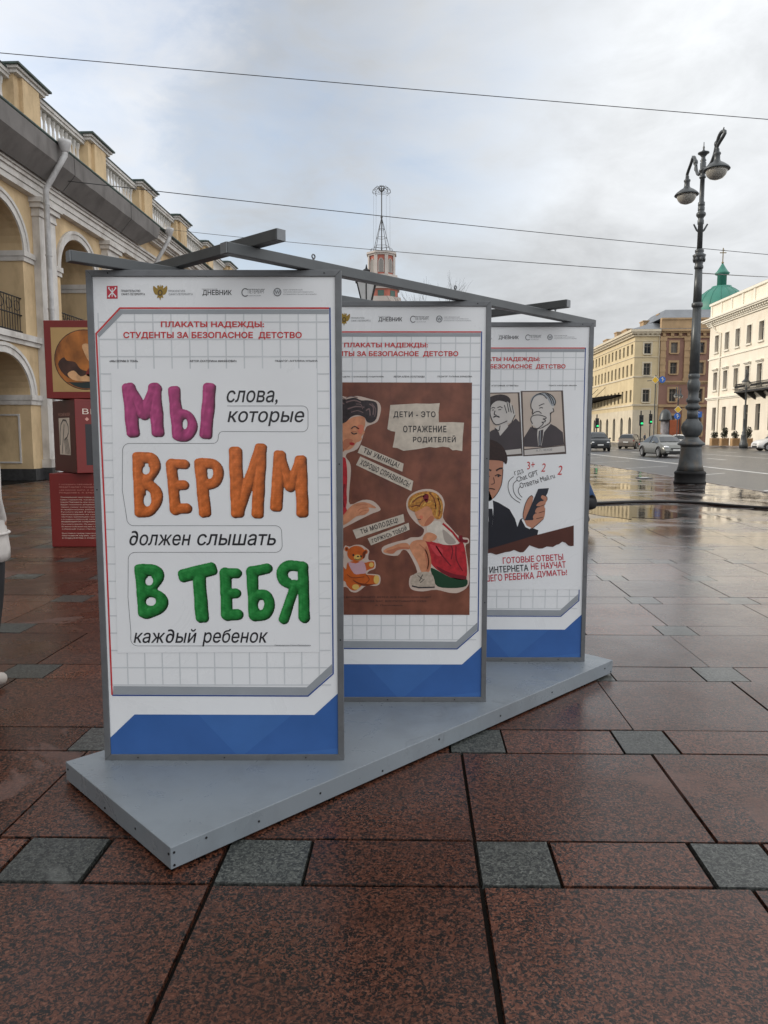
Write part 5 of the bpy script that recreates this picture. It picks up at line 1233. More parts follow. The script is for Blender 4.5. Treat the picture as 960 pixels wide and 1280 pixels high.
f.poly(smooth([(-.22, .30), (-.14, .34), (-.06, .27), (.04, .30), (.10, .22), (-.02, .21), (-.16, .23)]), M_flesh, 6)
f.poly(smooth([(-.03, .64), (.04, .66), (.10, .58), (.16, .44), (.10, .40), (.04, .46), (.0, .54)]), M_flesh, 6); f.poly(smooth([(.05, .68), (.16, .72), (.26, .66), (.24, .54), (.14, .56), (.09, .62)]), M_wine, 5)
f.poly(smooth([(.0, .30), (.10, .42), (.22, .42), (.24, .32), (.10, .26)]), M_wine, 6)
f.done('picture_print', r3)

# ------------------------------------------------------------------ street lamps
M_cast = mat('grey_cast_iron', (.075, .083, .088), .42, .35, var=.22, scale=5, bump=.12, bscale=25, dirt=(.030, .030, .030, .6), dscale=2.2)
M_bowl = mat('lamp_glass_bowl', (.62, .60, .54), .12, var=.06, scale=4, spec=.6)
M_bowl.node_tree.nodes['Principled BSDF'].inputs['Transmission Weight'].default_value = .45
M_rust = mat('worn_tan_patch', (.16, .12, .085), .7, var=.4, scale=9)
LS, LT = 7.93, 21.79
lamp = sthing('street_lamp', 'tall ornate cast iron street lamp with two bowls at the kerb', 'street lamp', LS, LT, rz=math.radians(0))
mb = MB(); mb.lathe([(.44, 0), (.44, .05), (.42, .07), (.42, .26), (.435, .28), (.42, .33), (.375, .36)], n=36); mb.build('foot', mat('dark_painted_iron', (.008, .008, .009), .6, spec=.25, var=.3, scale=6), lamp)
mb = MB(); mb.lathe([(.37, .36), (.33, .52), (.30, .75), (.285, .98), (.29, 1.08)], n=32, flute=.0); mb.lathe([(.30, 1.08), (.37, 1.10), (.375, 1.14), (.30, 1.20), (.21, 1.28), (.19, 1.33)], n=32); mb.build('pedestal', mat('worn_cast_iron', (.075, .083, .088), .45, .3, var=.3, scale=4, bump=.12, bscale=25, dirt=(.17, .13, .09, .95), dscale=3.2), lamp)
mb = MB(); mb.lathe([(.17, 1.33), (.24, 1.40), (.285, 1.52), (.29, 1.62), (.25, 1.73), (.18, 1.80), (.17, 1.84)], n=32, flute=.09)
mb.lathe([(.15, 1.84), (.145, 2.10)], n=24); mb.lathe([(.16, 2.10), (.20, 2.14), (.205, 2.20), (.15, 2.24), (.15, 2.30), (.185, 2.33), (.185, 2.40), (.14, 2.44), (.14, 2.62), (.165, 2.68), (.175, 2.85), (.15, 2.92), (.13, 2.96), (.155, 3.0), (.155, 3.08), (.135, 3.11)], n=24)
mb.lathe([(.135, 3.11), (.115, 4.95)], n=32, flute=.10); mb.lathe([(.12, 4.95), (.15, 4.98), (.15, 5.06), (.12, 5.09)], n=24); mb.lathe([(.115, 5.09), (.098, 6.0)], n=32, flute=.10)
mb.lathe([(.10, 6.0), (.12, 6.02), (.12, 6.08), (.10, 6.12), (.12, 6.2), (.165, 6.34), (.18, 6.38), (.12, 6.42), (.10, 6.44), (.12, 6.47), (.12, 6.52), (.075, 6.55)], n=24)
for i in range(8):
    a = 2 * math.pi * i / 8; mb.ell((.14 * math.cos(a), .14 * math.sin(a), 6.26), (.04, .04, .07), 8, 6)
mb.lathe([(.072, 6.55), (.068, 7.2), (.085, 7.22), (.085, 7.33), (.07, 7.36), (.08, 7.42), (.12, 7.48), (.13, 7.53), (.12, 7.58), (.075, 7.63), (.09, 7.66), (.09, 7.78), (.07, 7.80), (.09, 7.82), (.09, 7.94), (.065, 7.97), (.060, 8.75), (.085, 8.77), (.085, 8.82), (.065, 8.85), (.065, 8.98), (.10, 9.0), (.10, 9.05), (.075, 9.08), (.08, 9.28), (.06, 9.32), (.085, 9.36), (.06, 9.40), (.05, 9.48), (.10, 9.56), (.15, 9.60), (.15, 9.63), (.06, 9.66), (.02, 9.74), (.03, 9.80), (.012, 9.86), (.010, 9.98)], n=18)
mb.v = [(x, y, z if z < 7.3 else 7.3 + (z - 7.3) * .784) for x, y, z in mb.v]
mb.build('post', M_cast, lamp)
mb = MB()
for sg in (-1, 1): mb.tube([(0, 0, 6.98), (sg * .10, 0, 7.06), (sg * .19, 0, 7.22)], [.03, .028, .022], 8)
mb.build('wire_bracket', M_cast, lamp)
def lamp_arm(root, dx, dy, sc=1.0, zb=9.12):
    """curved arm out from the post, ending over the shade; dx, dy = where the shade hangs"""
    L = math.hypot(dx, dy); ux, uy = dx / L, dy / L
    prof = [(.05, 9.10), (.22, 9.02), (.42, 9.08), (.58, 9.30), (.68, 9.60), (.80, 9.82), (.95, 9.88), (1.08, 9.76), (L, 9.52), (L, 9.36)]
    sq = lambda z: 7.3 + (z - 7.3) * .784
    mb = MB(); mb.tube([(ux * r, uy * r, sq(z)) for r, z in smooth(prof, False, 3)], [.045] * 28, 8)
    mb.tube([(ux * r, uy * r, sq(z)) for r, z in smooth([(.60, 9.36), (.66, 9.30), (.72, 9.40), (.66, 9.50), (.58, 9.44)], False, 3)], .024, 6); mb.ell((ux * .68, uy * .68, sq(9.6)), (.07, .07, .09), 8, 6); mb.tube([(ux * .97, uy * .97, sq(9.86)), (ux * 1.02, uy * 1.02, sq(9.98))], [.03, .012], 6)
    a = mb.build('arm', M_cast, root)
    mb = MB(); z = 8.46
    mb.lathe([(.05, z + .50), (.055, z + .42), (.09, z + .40), (.095, z + .36), (.075, z + .33), (.08, z + .22), (.10, z + .17), (.20, z + .11), (.29, z + .04), (.335, z - .01), (.345, z - .03), (.335, z - .045), (.28, z - .045)], (dx, dy, 0), 28); sh = mb.build('lamp_shade', M_cast, root)
    mb = MB(); mb.lathe([(.275, z - .045), (.27, z - .10), (.235, z - .18), (.17, z - .245), (.08, z - .28), (.01, z - .29)], (dx, dy, 0), 24); mb.build('glass_bowl', M_bowl, root)
pR = at_y(896, 205, 0.0001 + 20.72); pL = at_y(858.5, 238, 22.85)
base = st(LS, LT)
for q in (pR, pL):
    v = q - base; rz = -YA; lx = v.x * math.cos(rz) + v.y * math.sin(rz); ly = -v.x * math.sin(rz) + v.y * math.cos(rz); lamp_arm(lamp, lx, ly)

def small_lamp(label, s, t, h, rz=0.0):
    r = sthing('street_lamp', label, 'street lamp', s, t, -.12 if s < 37 else 0, rz)
    q = h / 8.4; mb = MB()
    mb.lathe([(.45, 0), (.45, .5), (.36, .6), (.30, 1.3), (.34, 1.4), (.22, 1.5), (.24, 1.7), (.16, 1.9), (.13, 3.0), (.16, 3.05), (.10, 3.2), (.08, 6.2), (.14, 6.3), (.07, 6.5), (.06, 7.7), (.10, 7.8), (.05, 8.0), (.02, 8.5)], n=14)
    mb.v = [(x, y, z * q) for x, y, z in mb.v]; mb.build('post', M_cast, r)
    for sg in (-1, 1):
        mb = MB(); mb.tube([(sg * a, 0, z * q) for a, z in ((.05, 7.0), (.45, 6.95), (.85, 7.35), (.95, 7.9), (1.1, 8.2), (1.25, 7.9), (1.25, 7.5))], .06, 6); mb.build('arm', M_cast, r)
        mb = MB(); mb.lathe([(.06, 7.5 * q), (.12, 7.3 * q), (.40, 7.02 * q), (.40, 6.98 * q)], (sg * 1.25, 0, 0), 14); mb.build('lamp_shade', M_cast, r)
        mb = MB(); mb.lathe([(.34, 6.98 * q), (.30, 6.8 * q), (.16, 6.66 * q), (.02, 6.63 * q)], (sg * 1.25, 0, 0), 14); mb.build('glass_bowl', M_bowl, r)
    return r
small_lamp('distant two armed street lamp in front of the cream palace', s_of(930, 84), 84, 8.6, math.radians(62))
small_lamp('distant two armed street lamp in front of the brown house', s_of(846, 120), 120, 8.9, math.radians(55))
# lantern seen over the middle panel
lt = thing('lantern_post', 'black four sided lantern on a post showing above the middle poster panel', 'lantern', (-.345, 15, 0))
zl = at_y(459, 379, 15).z
mb = MB(); mb.lathe([(.16, 0), (.16, .4), (.09, .5), (.06, .9), (.05, zl - .25), (.08, zl - .2), (.05, zl - .1), (.09, zl)], n=14); mb.build('post', M_iron, lt)
mb = MB(); a, b, h = .09, .19, .42
mb.hexa([(-a,-a,zl),(a,-a,zl),(a,a,zl),(-a,a,zl),(-b,-b,zl+h),(b,-b,zl+h),(b,b,zl+h),(-b,b,zl+h)]); mb.build('glass', mat('frosted_lantern_glass', (.62, .64, .64), .35, var=.05), lt)
mb = MB()
for x, y in ((-1,-1),(1,-1),(1,1),(-1,1),(0,-1.01),(1.01,0),(0,1.01),(-1.01,0)): mb.tube([(x*a,y*a,zl),(x*b,y*b,zl+h)], .012, 6)
mb.box(-b-.03, b+.03, -b-.03, b+.03, zl+h, zl+h+.035); mb.lathe([(.24, zl+h+.035), (.10, zl+h+.16), (.10, zl+h+.2), (.03, zl+h+.24), (.01, zl+h+.32)], n=4, ph=math.pi/4, smooth=False); mb.build('cage', M_iron, lt)

# ------------------------------------------------------------------ cars
M_tyre = mat('tyre_rubber', (.014, .014, .015), .7); M_rim = mat('alloy_rim', (.30, .31, .32), .35, .7); M_head = mat('headlight_glass', (.70, .72, .74), .08, var=.1, spec=.8); M_tail = mat('tail_light', (.30, .015, .012), .2); M_cglass = mat('car_glass', (.025, .032, .038), .06, var=.1, spec=.7); M_plate = mat('number_plate', (.68, .68, .66), .5); M_trimb = mat('black_car_trim', (.012, .012, .013), .5)
def car(label, s, t, rz, paint, L=4.5, W=1.76, H=1.45, kind='sedan', group='cars on the road'):
    r = sthing('parked_car' if kind == 'none' else 'car', label, 'car', s, t, -.112, rz, group)
    hl, hw = L / 2, W / 2; k = H / 1.45
    if kind == 'sedan':
        top = [(-hl, .55), (-hl + .05, .80), (-hl + .25, .92), (-1.55, .98), (-.85, 1.36), (-.30, 1.45), (.25, 1.43), (.70, 1.30), (1.35, .96), (1.75, .88), (2.05, .76), (hl - .05, .58), (hl, .45)]
        g0, g1 = -1.55, 1.35
    else:
        top = [(-hl, .60), (-hl + .04, .95), (-hl + .12, 1.0), (-hl + .42, 1.36), (-hl + .75, 1.44), (-.30, 1.46), (.25, 1.43), (.62, 1.32), (1.10, .99), (1.6, .93), (1.95, .82), (hl - .05, .64), (hl, .50)]
        g0, g1 = -hl + .1, 1.10
    top = [(x * (1 if abs(x) < hl - .3 else 1), z * k) for x, z in top]
    def ztop(x):
        for (a, b), (c, d) in zip(top, top[1:]):
            if a <= x <= c: return b + (d - b) * (x - a) / (c - a)
        return top[-1][1]
    def belt(x): return min(ztop(x), (.93 - .03 * x / hl) * k)
    xs = sorted({*[a for a, _ in top], *[(-hl + L * i / 26) for i in range(27)]})
    mb = MB(); rings = []
    for x in xs:
        e = max(0, abs(x) - hl + .55) / .55; w = hw * (1 - .16 * e * e); zb = (.20 + .10 * e) * k; zt = ztop(x); bl = belt(x); roof = zt - bl > .03
        wr = w * (.93 - .30 * min(1, (zt - bl) / .5)) if roof else w * .86
        rings.append([(x, -w * .90, zb), (x, -w * .985, zb + .12), (x, -w, (zb + bl) / 2), (x, -w * .965, bl - .015), (x, -wr - (.0 if roof else .05), zt - .02), (x, -wr * .55, zt + .012), (x, wr * .55, zt + .012), (x, wr + (.0 if roof else .05), zt - .02), (x, w * .965, bl - .015), (x, w, (zb + bl) / 2), (x, w * .985, zb + .12), (x, w * .90, zb)])
    n = 12; vs = [p for q in rings for p in q]; fs = []
    for i in range(len(rings) - 1):
        for j in range(n): fs.append((i*n+j, i*n+(j+1)%n, (i+1)*n+(j+1)%n, (i+1)*n+j))
    mb.add(vs, fs, 0, True); mb.add(rings[0], [tuple(range(n))]); mb.add(rings[-1], [tuple(range(n))[::-1]]); mb.build('body', paint, r)
    # glass a little proud of the body
    for sg in (-1, 1):
        g = MB(); lo, hi = [], []
        for x in np.linspace(g0 + .18, g1 - .16, 12):
            zt, bl = ztop(x), belt(x); 
            if zt - bl < .10: continue
            w = hw; wr = w * (.93 - .30 * min(1, (zt - bl) / .5)); f1 = .86
            lo.append((x, sg * (w * .965 + .006), bl + .01)); zz = bl + (zt - bl) * f1; hi.append((x, sg * (w * .965 + (wr - w * .965) * f1 + .010), zz - .01))
        m = len(lo); g.add(lo + hi, [(i, i+1, m+i+1, m+i) for i in range(m - 1)]); go = g.build('side_window', M_cglass, r, fix=False)
        pb = MB(); 
        for x in (-.15,): 
            zt, bl = ztop(x), belt(x); wr = hw * (.93 - .30 * min(1, (zt - bl) / .5)); pb.tube([(x, sg * (hw * .965 + .012), bl), (x - .03, sg * (wr + .02), zt - .05)], .03, 6)
        pb.build('pillar', M_trimb, go)
    def screen(xa, xb, nm, push):
        g = MB(); f0, f1 = .08, .92; P = []
        for f in (f0, f1):
            x = xa + (xb - xa) * f; zt, bl = ztop(x), belt(x); wr = hw * (.93 - .30 * max(0, min(1, (zt - bl) / .5))) * .93
            P.append([(x + push, -wr, zt + .004), (x + push, -wr * .5, zt + .03), (x + push, wr * .5, zt + .03), (x + push, wr, zt + .004)])
        g.add(P[0] + P[1], [(0,1,5,4),(1,2,6,5),(2,3,7,6)]); g.build(nm, M_cglass, r, fix=False)
    if kind == 'sedan': screen(1.35, .66, 'windscreen', .012); screen(-1.55, -.85, 'rear_window', -.012)
    else: screen(1.10, .58, 'windscreen', .012); screen(-hl + .12, -hl + .46, 'rear_window', -.014)
    rw = .33 if kind == 'sedan' else .36
    for x in (-hl + .86, hl - .88):
        for sg in (-1, 1):
            y = sg * (hw - .09); tw_ = MB(); tw_.tube([(x, y - sg * .10, rw), (x, y + sg * .10, rw)], rw, 22); w = tw_.build('wheel', M_tyre, r)
            q = MB(); q.tube([(x, y + sg * .095, rw), (x, y + sg * .108, rw)], rw * .68, 16); 
            for i in range(5):
                a = 2 * math.pi * i / 5; q.tube([(x, y + sg * .112, rw), (x + rw * .62 * math.cos(a), y + sg * .112, rw + rw * .62 * math.sin(a))], .035, 5)
            q.build('rim', M_rim, w)
            ar = MB(); ar.tube([(x + (rw + .055) * math.cos(a), sg * (hw + .0), rw + (rw + .055) * math.sin(a)) for a in [math.pi * i / 14 for i in range(15)]], .045, 6); ar.build('wheel_arch', M_trimb, r)
    for sg in (-1, 1):
        q = MB(); q.ell((hl - .24, sg * hw * .70, .66 * k), (.20, .20, .085), 12, 8); q.build('headlight', M_head, r)
        q = MB(); q.ell((-hl + .12, sg * hw * .78, .80 * k), (.10, .16, .09), 10, 7); q.build('tail_light', M_tail, r)
        q = MB(); q.ell((.78, sg * (hw + .07), .98 * k), (.07, .10, .07), 10, 7); q.build('mirror', paint, r)
    q = MB(); q.box(hl - .05, hl + .012, -hw * .55, hw * .55, .26 * k, .42 * k); q.box(hl - .08, hl - .0, -.38, .38, .52 * k, .60 * k); q.build('grille', M_trimb, r)
    for x, sg in ((hl + .013, 1), (-hl - .012, -1)):
        q = MB(); q.box(x, x + sg * .014, -.26, .26, .43 * k if sg > 0 else .62 * k, .54 * k if sg > 0 else .73 * k); q.build('number_plate', M_plate, r)
    return r
def paint(n, c, metal=.4): return mat(n, c, .24, metal, var=.04, scale=3, dirt=(*[q * .6 for q in c], .3), dscale=1.5)
P_silver = paint('grey_green_silver_paint', (.20, .205, .195)); P_black = paint('dark_suv_paint', (.022, .026, .030)); P_tau = paint('taupe_paint', (.21, .185, .16)); P_white = paint('white_car_paint', (.72, .72, .70), .0)
def heading(deg): return math.radians(deg)
def carat(px, ybase, deg, label, p, t=None, **k):
    d = t or to_st(at_z(px, ybase, -.112)).y; car(label, s_of(px, d), d, heading(deg), p, **k)
carat(829, 569, -86, 'silver grey sedan on the road behind the big street lamp, front turned right', P_silver, t=51.5, H=1.5, L=4.6)
carat(747, 562, -90 - 6, 'black off roader driving towards us at the left of the road', P_black, t=70, kind='suv', W=1.86, H=1.72, L=4.4)
carat(789, 556, 60, 'taupe hatchback seen from behind on the far side of the road', P_tau, t=80, kind='suv', H=1.55, L=4.3)
carat(848, 556, 150, 'white car half hidden behind the silver sedan', P_white, t=84, H=1.5)
carat(975, 563, 180, 'white car entering at the right edge of the road', P_white, t=70, kind='suv', H=1.62)

# ------------------------------------------------------------------ signs, lights and other things at the crossing
M_syel = mat('yellow_sign_face', (.80, .50, .03), .4, var=.03); M_sblu = mat('blue_sign_face', (.02, .14, .55), .4, var=.03); M_swh = mat('white_sign_face', (.75, .75, .74), .4, var=.03)
M_go = mat('green_signal', (.02, .80, .25), .4, emit=.9, var=.0)
def diamond(root, x, z, r, y=-.06):
    for k, (q, m, dy) in enumerate(((r, M_swh, 0), (r * .86, M_syel, -.012))):
        mb = MB(); mb.prism([(x, y + dy, z - q), (x + q, y + dy, z), (x, y + dy, z + q), (x - q, y + dy, z)], (0, .011, 0))
        if k == 0: s0 = mb.build('priority_sign', m, root)
        else: mb.build('sign_face', m, s0)
def disc_sign(root, x, z, r, y=-.06):
    mb = MB(); mb.tube([(x, y, z), (x, y + .012, z)], r, 22); s0 = mb.build('lane_sign', M_sblu, root)
    mb = MB()
    for P_ in ([(x, y - .006, z - r * .6), (x, y - .006, z + r * .5)], [(x - r * .28, y - .006, z + r * .2), (x, y - .006, z + r * .6), (x + r * .28, y - .006, z + r * .2)], [(x, y - .006, z - r * .2), (x + r * .5, y - .006, z)]): mb.tube(P_, r * .10, 5)
    mb.build('arrow', M_swh, s0)
def zat(y, t): return HCAM + (543 - y) * t / F
t_ = 84
sp_ = sthing('sign_post', 'tall sign post with yellow diamond and round blue sign before the yellow house', 'road sign', s_of(817, t_), t_, -.11)
mb = MB(); mb.tube([(0, 0, 0), (0, 0, zat(470, t_))], .06, 8); mb.tube([(-.9, 0, zat(477, t_)), (.9, 0, zat(475, t_))], .04, 6); mb.build('post', M_cast, sp_)
diamond(sp_, -.06, zat(476, t_), .42); disc_sign(sp_, .70, zat(475.5, t_), .36)
t_ = 80
sp2 = sthing('sign_post', 'lower sign post with yellow diamond above a blue disc beside the silver sedan', 'road sign', s_of(846, t_), t_, -.11)
mb = MB(); mb.tube([(0, 0, 0), (0, 0, zat(508, t_))], .05, 8); mb.build('post', M_cast, sp2)
diamond(sp2, 0, zat(511.5, t_), .40); disc_sign(sp2, -.05, zat(519.5, t_), .34)
sp3 = sthing('sign_post', 'post with a square blue sign right of the big street lamp', 'road sign', s_of(872, t_), t_, -.11)
mb = MB(); mb.tube([(0, 0, 0), (0, 0, zat(512, t_))], .05, 8); mb.build('post', M_cast, sp3)
mb = MB(); mb.box(-.32, .32, -.08, -.06, zat(521, t_), zat(514, t_)); q = mb.build('lane_sign', M_sblu, sp3); mb = MB(); mb.tube([(-.1, -.085, zat(520, t_)), (-.1, -.085, zat(515, t_)), (.12, -.085, zat(516, t_))], .035, 5); mb.build('arrow', M_swh, q)
def traffic_light(label, px, y0, y1, t, arm=0):
    r = sthing('traffic_light', label, 'traffic light', s_of(px, t), t, -.11, group='traffic lights at the crossing')
    zt, zb = zat(y0, t), zat(y1, t)
    mb = MB(); mb.tube([(0, .15, 0), (0, .15, zt + .4)], .06, 8); mb.build('post', M_iron, r)
    mb = MB(); mb.box(-.17, .17, -.10, .12, zb, zt); 
    for i in range(3):
        z = zt - (zt - zb) * (i + .5) / 3; mb.tube([(0, -.10, z + .02), (0, -.24, z + .04)], .13, 12)
    mb.build('housing', M_iron, r)
    z = zt - (zt - zb) * 2.5 / 3; mb = MB(); mb.tube([(0, -.245, z + .03), (0, -.25, z + .03)], .12, 14); mb.build('green_lens', M_go, r)
    return r
traffic_light('green traffic light beside the black off roader', 746, 522, 534, 80)
traffic_light('nearer green traffic light left of the tall sign post', 801, 518, 531, 72)
traffic_light('green traffic light right behind the tall sign post', 812.5, 517, 529, 88)
# advertising column and board
t_ = 118
ad = sthing('poster_column', 'round advertising column with a dark domed cap on the far pavement', 'poster column', s_of(831, t_), t_)
mb = MB(); mb.lathe([(.75, 0), (.75, .35), (.68, .4), (.68, 3.5)], n=24); mb.build('drum', mat('column_posters', (.20, .19, .20), .6, var=.5, scale=1.6), ad)
mb = MB(); mb.lathe([(.95, 3.5), (1.0, 3.62), (.95, 3.8), (.80, 4.6), (.5, 5.1), (.1, 5.3)], n=24); mb.build('cap', M_cast, ad)
bd = sthing('display_board', 'orange red display board beside the advertising column', 'display board', s_of(838, t_), t_ - 1.5)
mb = MB(); mb.box(-.75, .75, -.06, .06, .5, 3.6); mb.build('board', mat('orange_board', (.45, .12, .05), .6, var=.2, scale=1), bd); mb = MB(); mb.box(-.8, -.7, -.08, .08, 0, 3.7); mb.box(.7, .8, -.08, .08, 0, 3.7); mb.build('legs', M_iron, bd)
# planters with clipped shrubs before the palace
M_box = mat('tan_planter_board', (.42, .27, .14), .8, var=.2, scale=2); M_leaf = mat('dark_shrub_leaf', (.030, .032, .020), .8, var=.5, scale=4)
def leafball(mb, c, r, n, sz, seed):
    q = random.Random(seed)
    for _ in range(n):
        d = Vector((q.gauss(0, 1), q.gauss(0, 1), q.gauss(0, 1))).normalized() * (q.random() ** .33)
        p = Vector((c[0] + d.x * r[0], c[1] + d.y * r[1], c[2] + d.z * r[2])); u = Vector((q.gauss(0,1), q.gauss(0,1), q.gauss(0,1))).normalized(); w = u.cross(d if d.length else Vector((0,0,1))).normalized()
        mb.add([p + u * sz, p + w * sz * .6, p - u * sz, p - w * sz * .6], [(0, 1, 2, 3)])
t_ = 92
for i, (px, hh, lab) in enumerate(((893, 0, 'tan planter box at the left end of the palace front'), (901, 1, 'tan planter box with tall clipped shrub before the palace'), (910, 0, 'tan planter box between tall shrub and distant street lamp'), (921, 1, 'tan planter with bushy shrub right of the distant street lamp'))):
    r = sthing('planter', lab, 'planter', s_of(px, t_), t_ - i, 0, group='planters before the palace')
    mb = MB(); mb.box(-.42, .42, -.35, .35, .05, .95)
    for j in range(4): mb.box(-.45, .45, -.37, -.351, .1 + j * .22, .24 + j * .22)
    for x in (-.40, .34): mb.box(x, x + .07, -.40, -.372, 0, 1.0)
    mb.build('box', M_box, r)
    mb = MB(); leafball(mb, (0, 0, 1.35), (.42, .42, .5), 260, .09, i); 
    if hh: leafball(mb, (.1, 0, 1.8), (.34, .34, .55), 200, .09, 20 + i)
    mb.build('shrub', M_leaf, r, fix=False)
    mb = MB(); mb.tube([(0, 0, .9), (0, 0, 1.4)], .04, 6); mb.build('stem', M_trimb, r)
# bare trees behind the stand and along the pavement
M_bark = mat('grey_bark', (.055, .045, .038), .9, var=.3, scale=8)
def bare_tree(label, s, t, h, seed):
    r = sthing('bare_tree', label, 'tree', s, t, 0, group='bare street trees'); q = random.Random(seed); tr, cr = MB(), MB()
    tr.tube([(0, 0, 0), (.03, 0, h * .2), (-.02, .03, h * .4)], [.13, .10, .08], 8)
    def grow(p, d, L, rad, n):
        e = p + d * L + Vector((q.uniform(-.06, .06), q.uniform(-.06, .06), 0)) * L; m = (p + e) / 2 + Vector((q.uniform(-.05, .05), q.uniform(-.05, .05), .03)) * L
        cr.tube([p, m, e], [rad, rad * .8, rad * .55], 5, cap=False)
        if n == 0: return
        for i in range(q.choice((2, 3, 3))):
            a = q.uniform(0, 6.28); sp = q.uniform(.22, .5); v = (d + Vector((math.cos(a) * sp, math.sin(a) * sp, .12))).normalized(); grow(p.lerp(e, q.uniform(.55, 1)), v, L * q.uniform(.6, .8), rad * .6, n - 1)
    for i in range(5):
        a = 2 * math.pi * i / 5 + q.random(); grow(Vector((-.02, .03, h * (.32 + .02 * i))), Vector((math.cos(a) * .45, math.sin(a) * .45, 1)).normalized(), h * .26, .045, 4)
    tr.build('trunk', M_bark, r); cr.build('crown', M_bark, r)
bare_tree('bare tree whose twigs rise above the middle panel beside the rails', s_of(549, 62), 62, 13.9, 4)
bare_tree('smaller bare tree behind the middle panel, left of the taller one', s_of(520, 75), 75, 14.2, 9)
# plate in the paving near the kerb, the hose
dc = at_z(805, 598, 0); pl_ = thing('hatch_cover', 'small grey metal hatch cover set in the wet paving', 'hatch cover', (dc.x, dc.y, 0))
mb = MB(); mb.box(-.19, .19, -.26, .26, .0, .02); mb.build('plate', M_cast, pl_, bevel=.01); mb = MB(); mb.box(-.15, .15, -.21, .21, .021, .028); mb.build('lid', M_pipe, pl_)
hs = MB(); pts = []
for x, y in ((690, 628), (725, 628.4), (746, 628.2), (775, 627.0), (810, 626.2), (845, 626.6), (880, 628.5), (915, 631.5), (960, 634.5), (1010, 637.5), (1080, 640), (1200, 642)):
    q = at_z(x, y + 2, .0); pts.append((q.x, q.y, .026))
o0 = pts[0]
hs.tube(smooth(pts, False, 4), .027, 10); ho = hs.build('fire_hose', mat('black_hose_rubber', (.012, .011, .011), .4, var=.2, scale=8), None, (o0[0], o0[1], 0)); ho.location = (o0[0], o0[1], 0)
tag(ho, 'thick black hose lying across the wet paving towards the right edge', 'hose')

# ------------------------------------------------------------------ overhead wires
def wire(label, A_, B_, sag, r=.008, n=24):
    A_, B_ = Vector(A_), Vector(B_); mb = MB()
    mb.tube([A_.lerp(B_, i / n) - Vector((0, 0, sag * 4 * (i / n) * (1 - i / n))) for i in range(n + 1)], r, 6); c = (A_ + B_) / 2
    o = mb.build('overhead_wire', M_iron, None, c); o.location = c; tag(o, label, 'wire', 'overhead span wires'); return o
def ext(q0, q1, y0, y1, x):                      # carry the line on to another pixel column
    f = (x - q0[0]) / (q1[0] - q0[0]); return (q0[0] + (q1[0] - q0[0]) * f, q0[1] + (q1[1] - q0[1]) * f), y0 + (y1 - y0) * f
a, b = at_y(-90, 58, 17), at_y(1060, 157.5, 19); wire('topmost overhead wire crossing the whole sky', a, b, .02, .009)
a = st(FS + .9, 25.2, 9.95); b = at_y(1080, 337, 34); wire('middle overhead wire from the netting to above the street lamp', at_y(65, 224, 24.3), at_y(1090, 329.5, 38), .12, .013)
wire('lowest overhead wire, reaching the collar of the street lamp', at_y(212, 287, 38), at_y(866, 343, 21.9), .10, .010)
wire('short wire from the street lamp towards the palace', at_y(878, 341.5, 21.8), at_y(1010, 347, 60), .05, .014)
# ------------------------------------------------------------------ people
M_jwhite = mat('white_jacket_cloth', (.56, .53, .50), .8, var=.14, scale=5, bump=1.0, bscale=9); M_tblack = mat('black_trousers', (.012, .012, .014), .8, var=.3, scale=6); M_skinp = mat('skin', (.42, .24, .17), .5, var=.06); M_shoew = mat('pale_shoe', (.46, .42, .38), .6); M_hairp = mat('brown_hair', (.05, .03, .02), .6, var=.4, scale=30); M_jblue = mat('blue_work_jacket', (.03, .07, .16), .8, var=.2, scale=5); M_boot = mat('black_boot', (.010, .010, .010), .4)
def seg_d(p, a, b):
    d = b - a; t = max(0, min(1, (p - a).dot(d) / max(d.dot(d), 1e-9))); return (p - a - d * t).length
def figure(name, label, loc, rz, J, Rr, E_, mats, region, sub=2, group=None, hair=None, fingers=True):
    """one continuous body grown over a skeleton; region(edge) -> material slot by nearest bone"""
    root = thing(name, label, 'person', loc, rz, group)
    V3 = {k: Vector(v) for k, v in J.items()}
    vs, fs = mesh_from_skin(E_, J, Rr, sub)
    mb = MB(); me_ = [[] for _ in mats]
    mb.add(vs, fs, 0, True)
    ed = [(a, b, V3[a], V3[b]) for a, b in E_]
    for i, f in enumerate(fs):
        c = sum((vs[k] for k in f), Vector()) / len(f); a, b, _, _ = min(ed, key=lambda e: seg_d(c, e[2], e[3]) - .0); mb.m[i] = region(a, b, c)
    mb.build('body', mats, root)
    hd = V3['head']
    return root
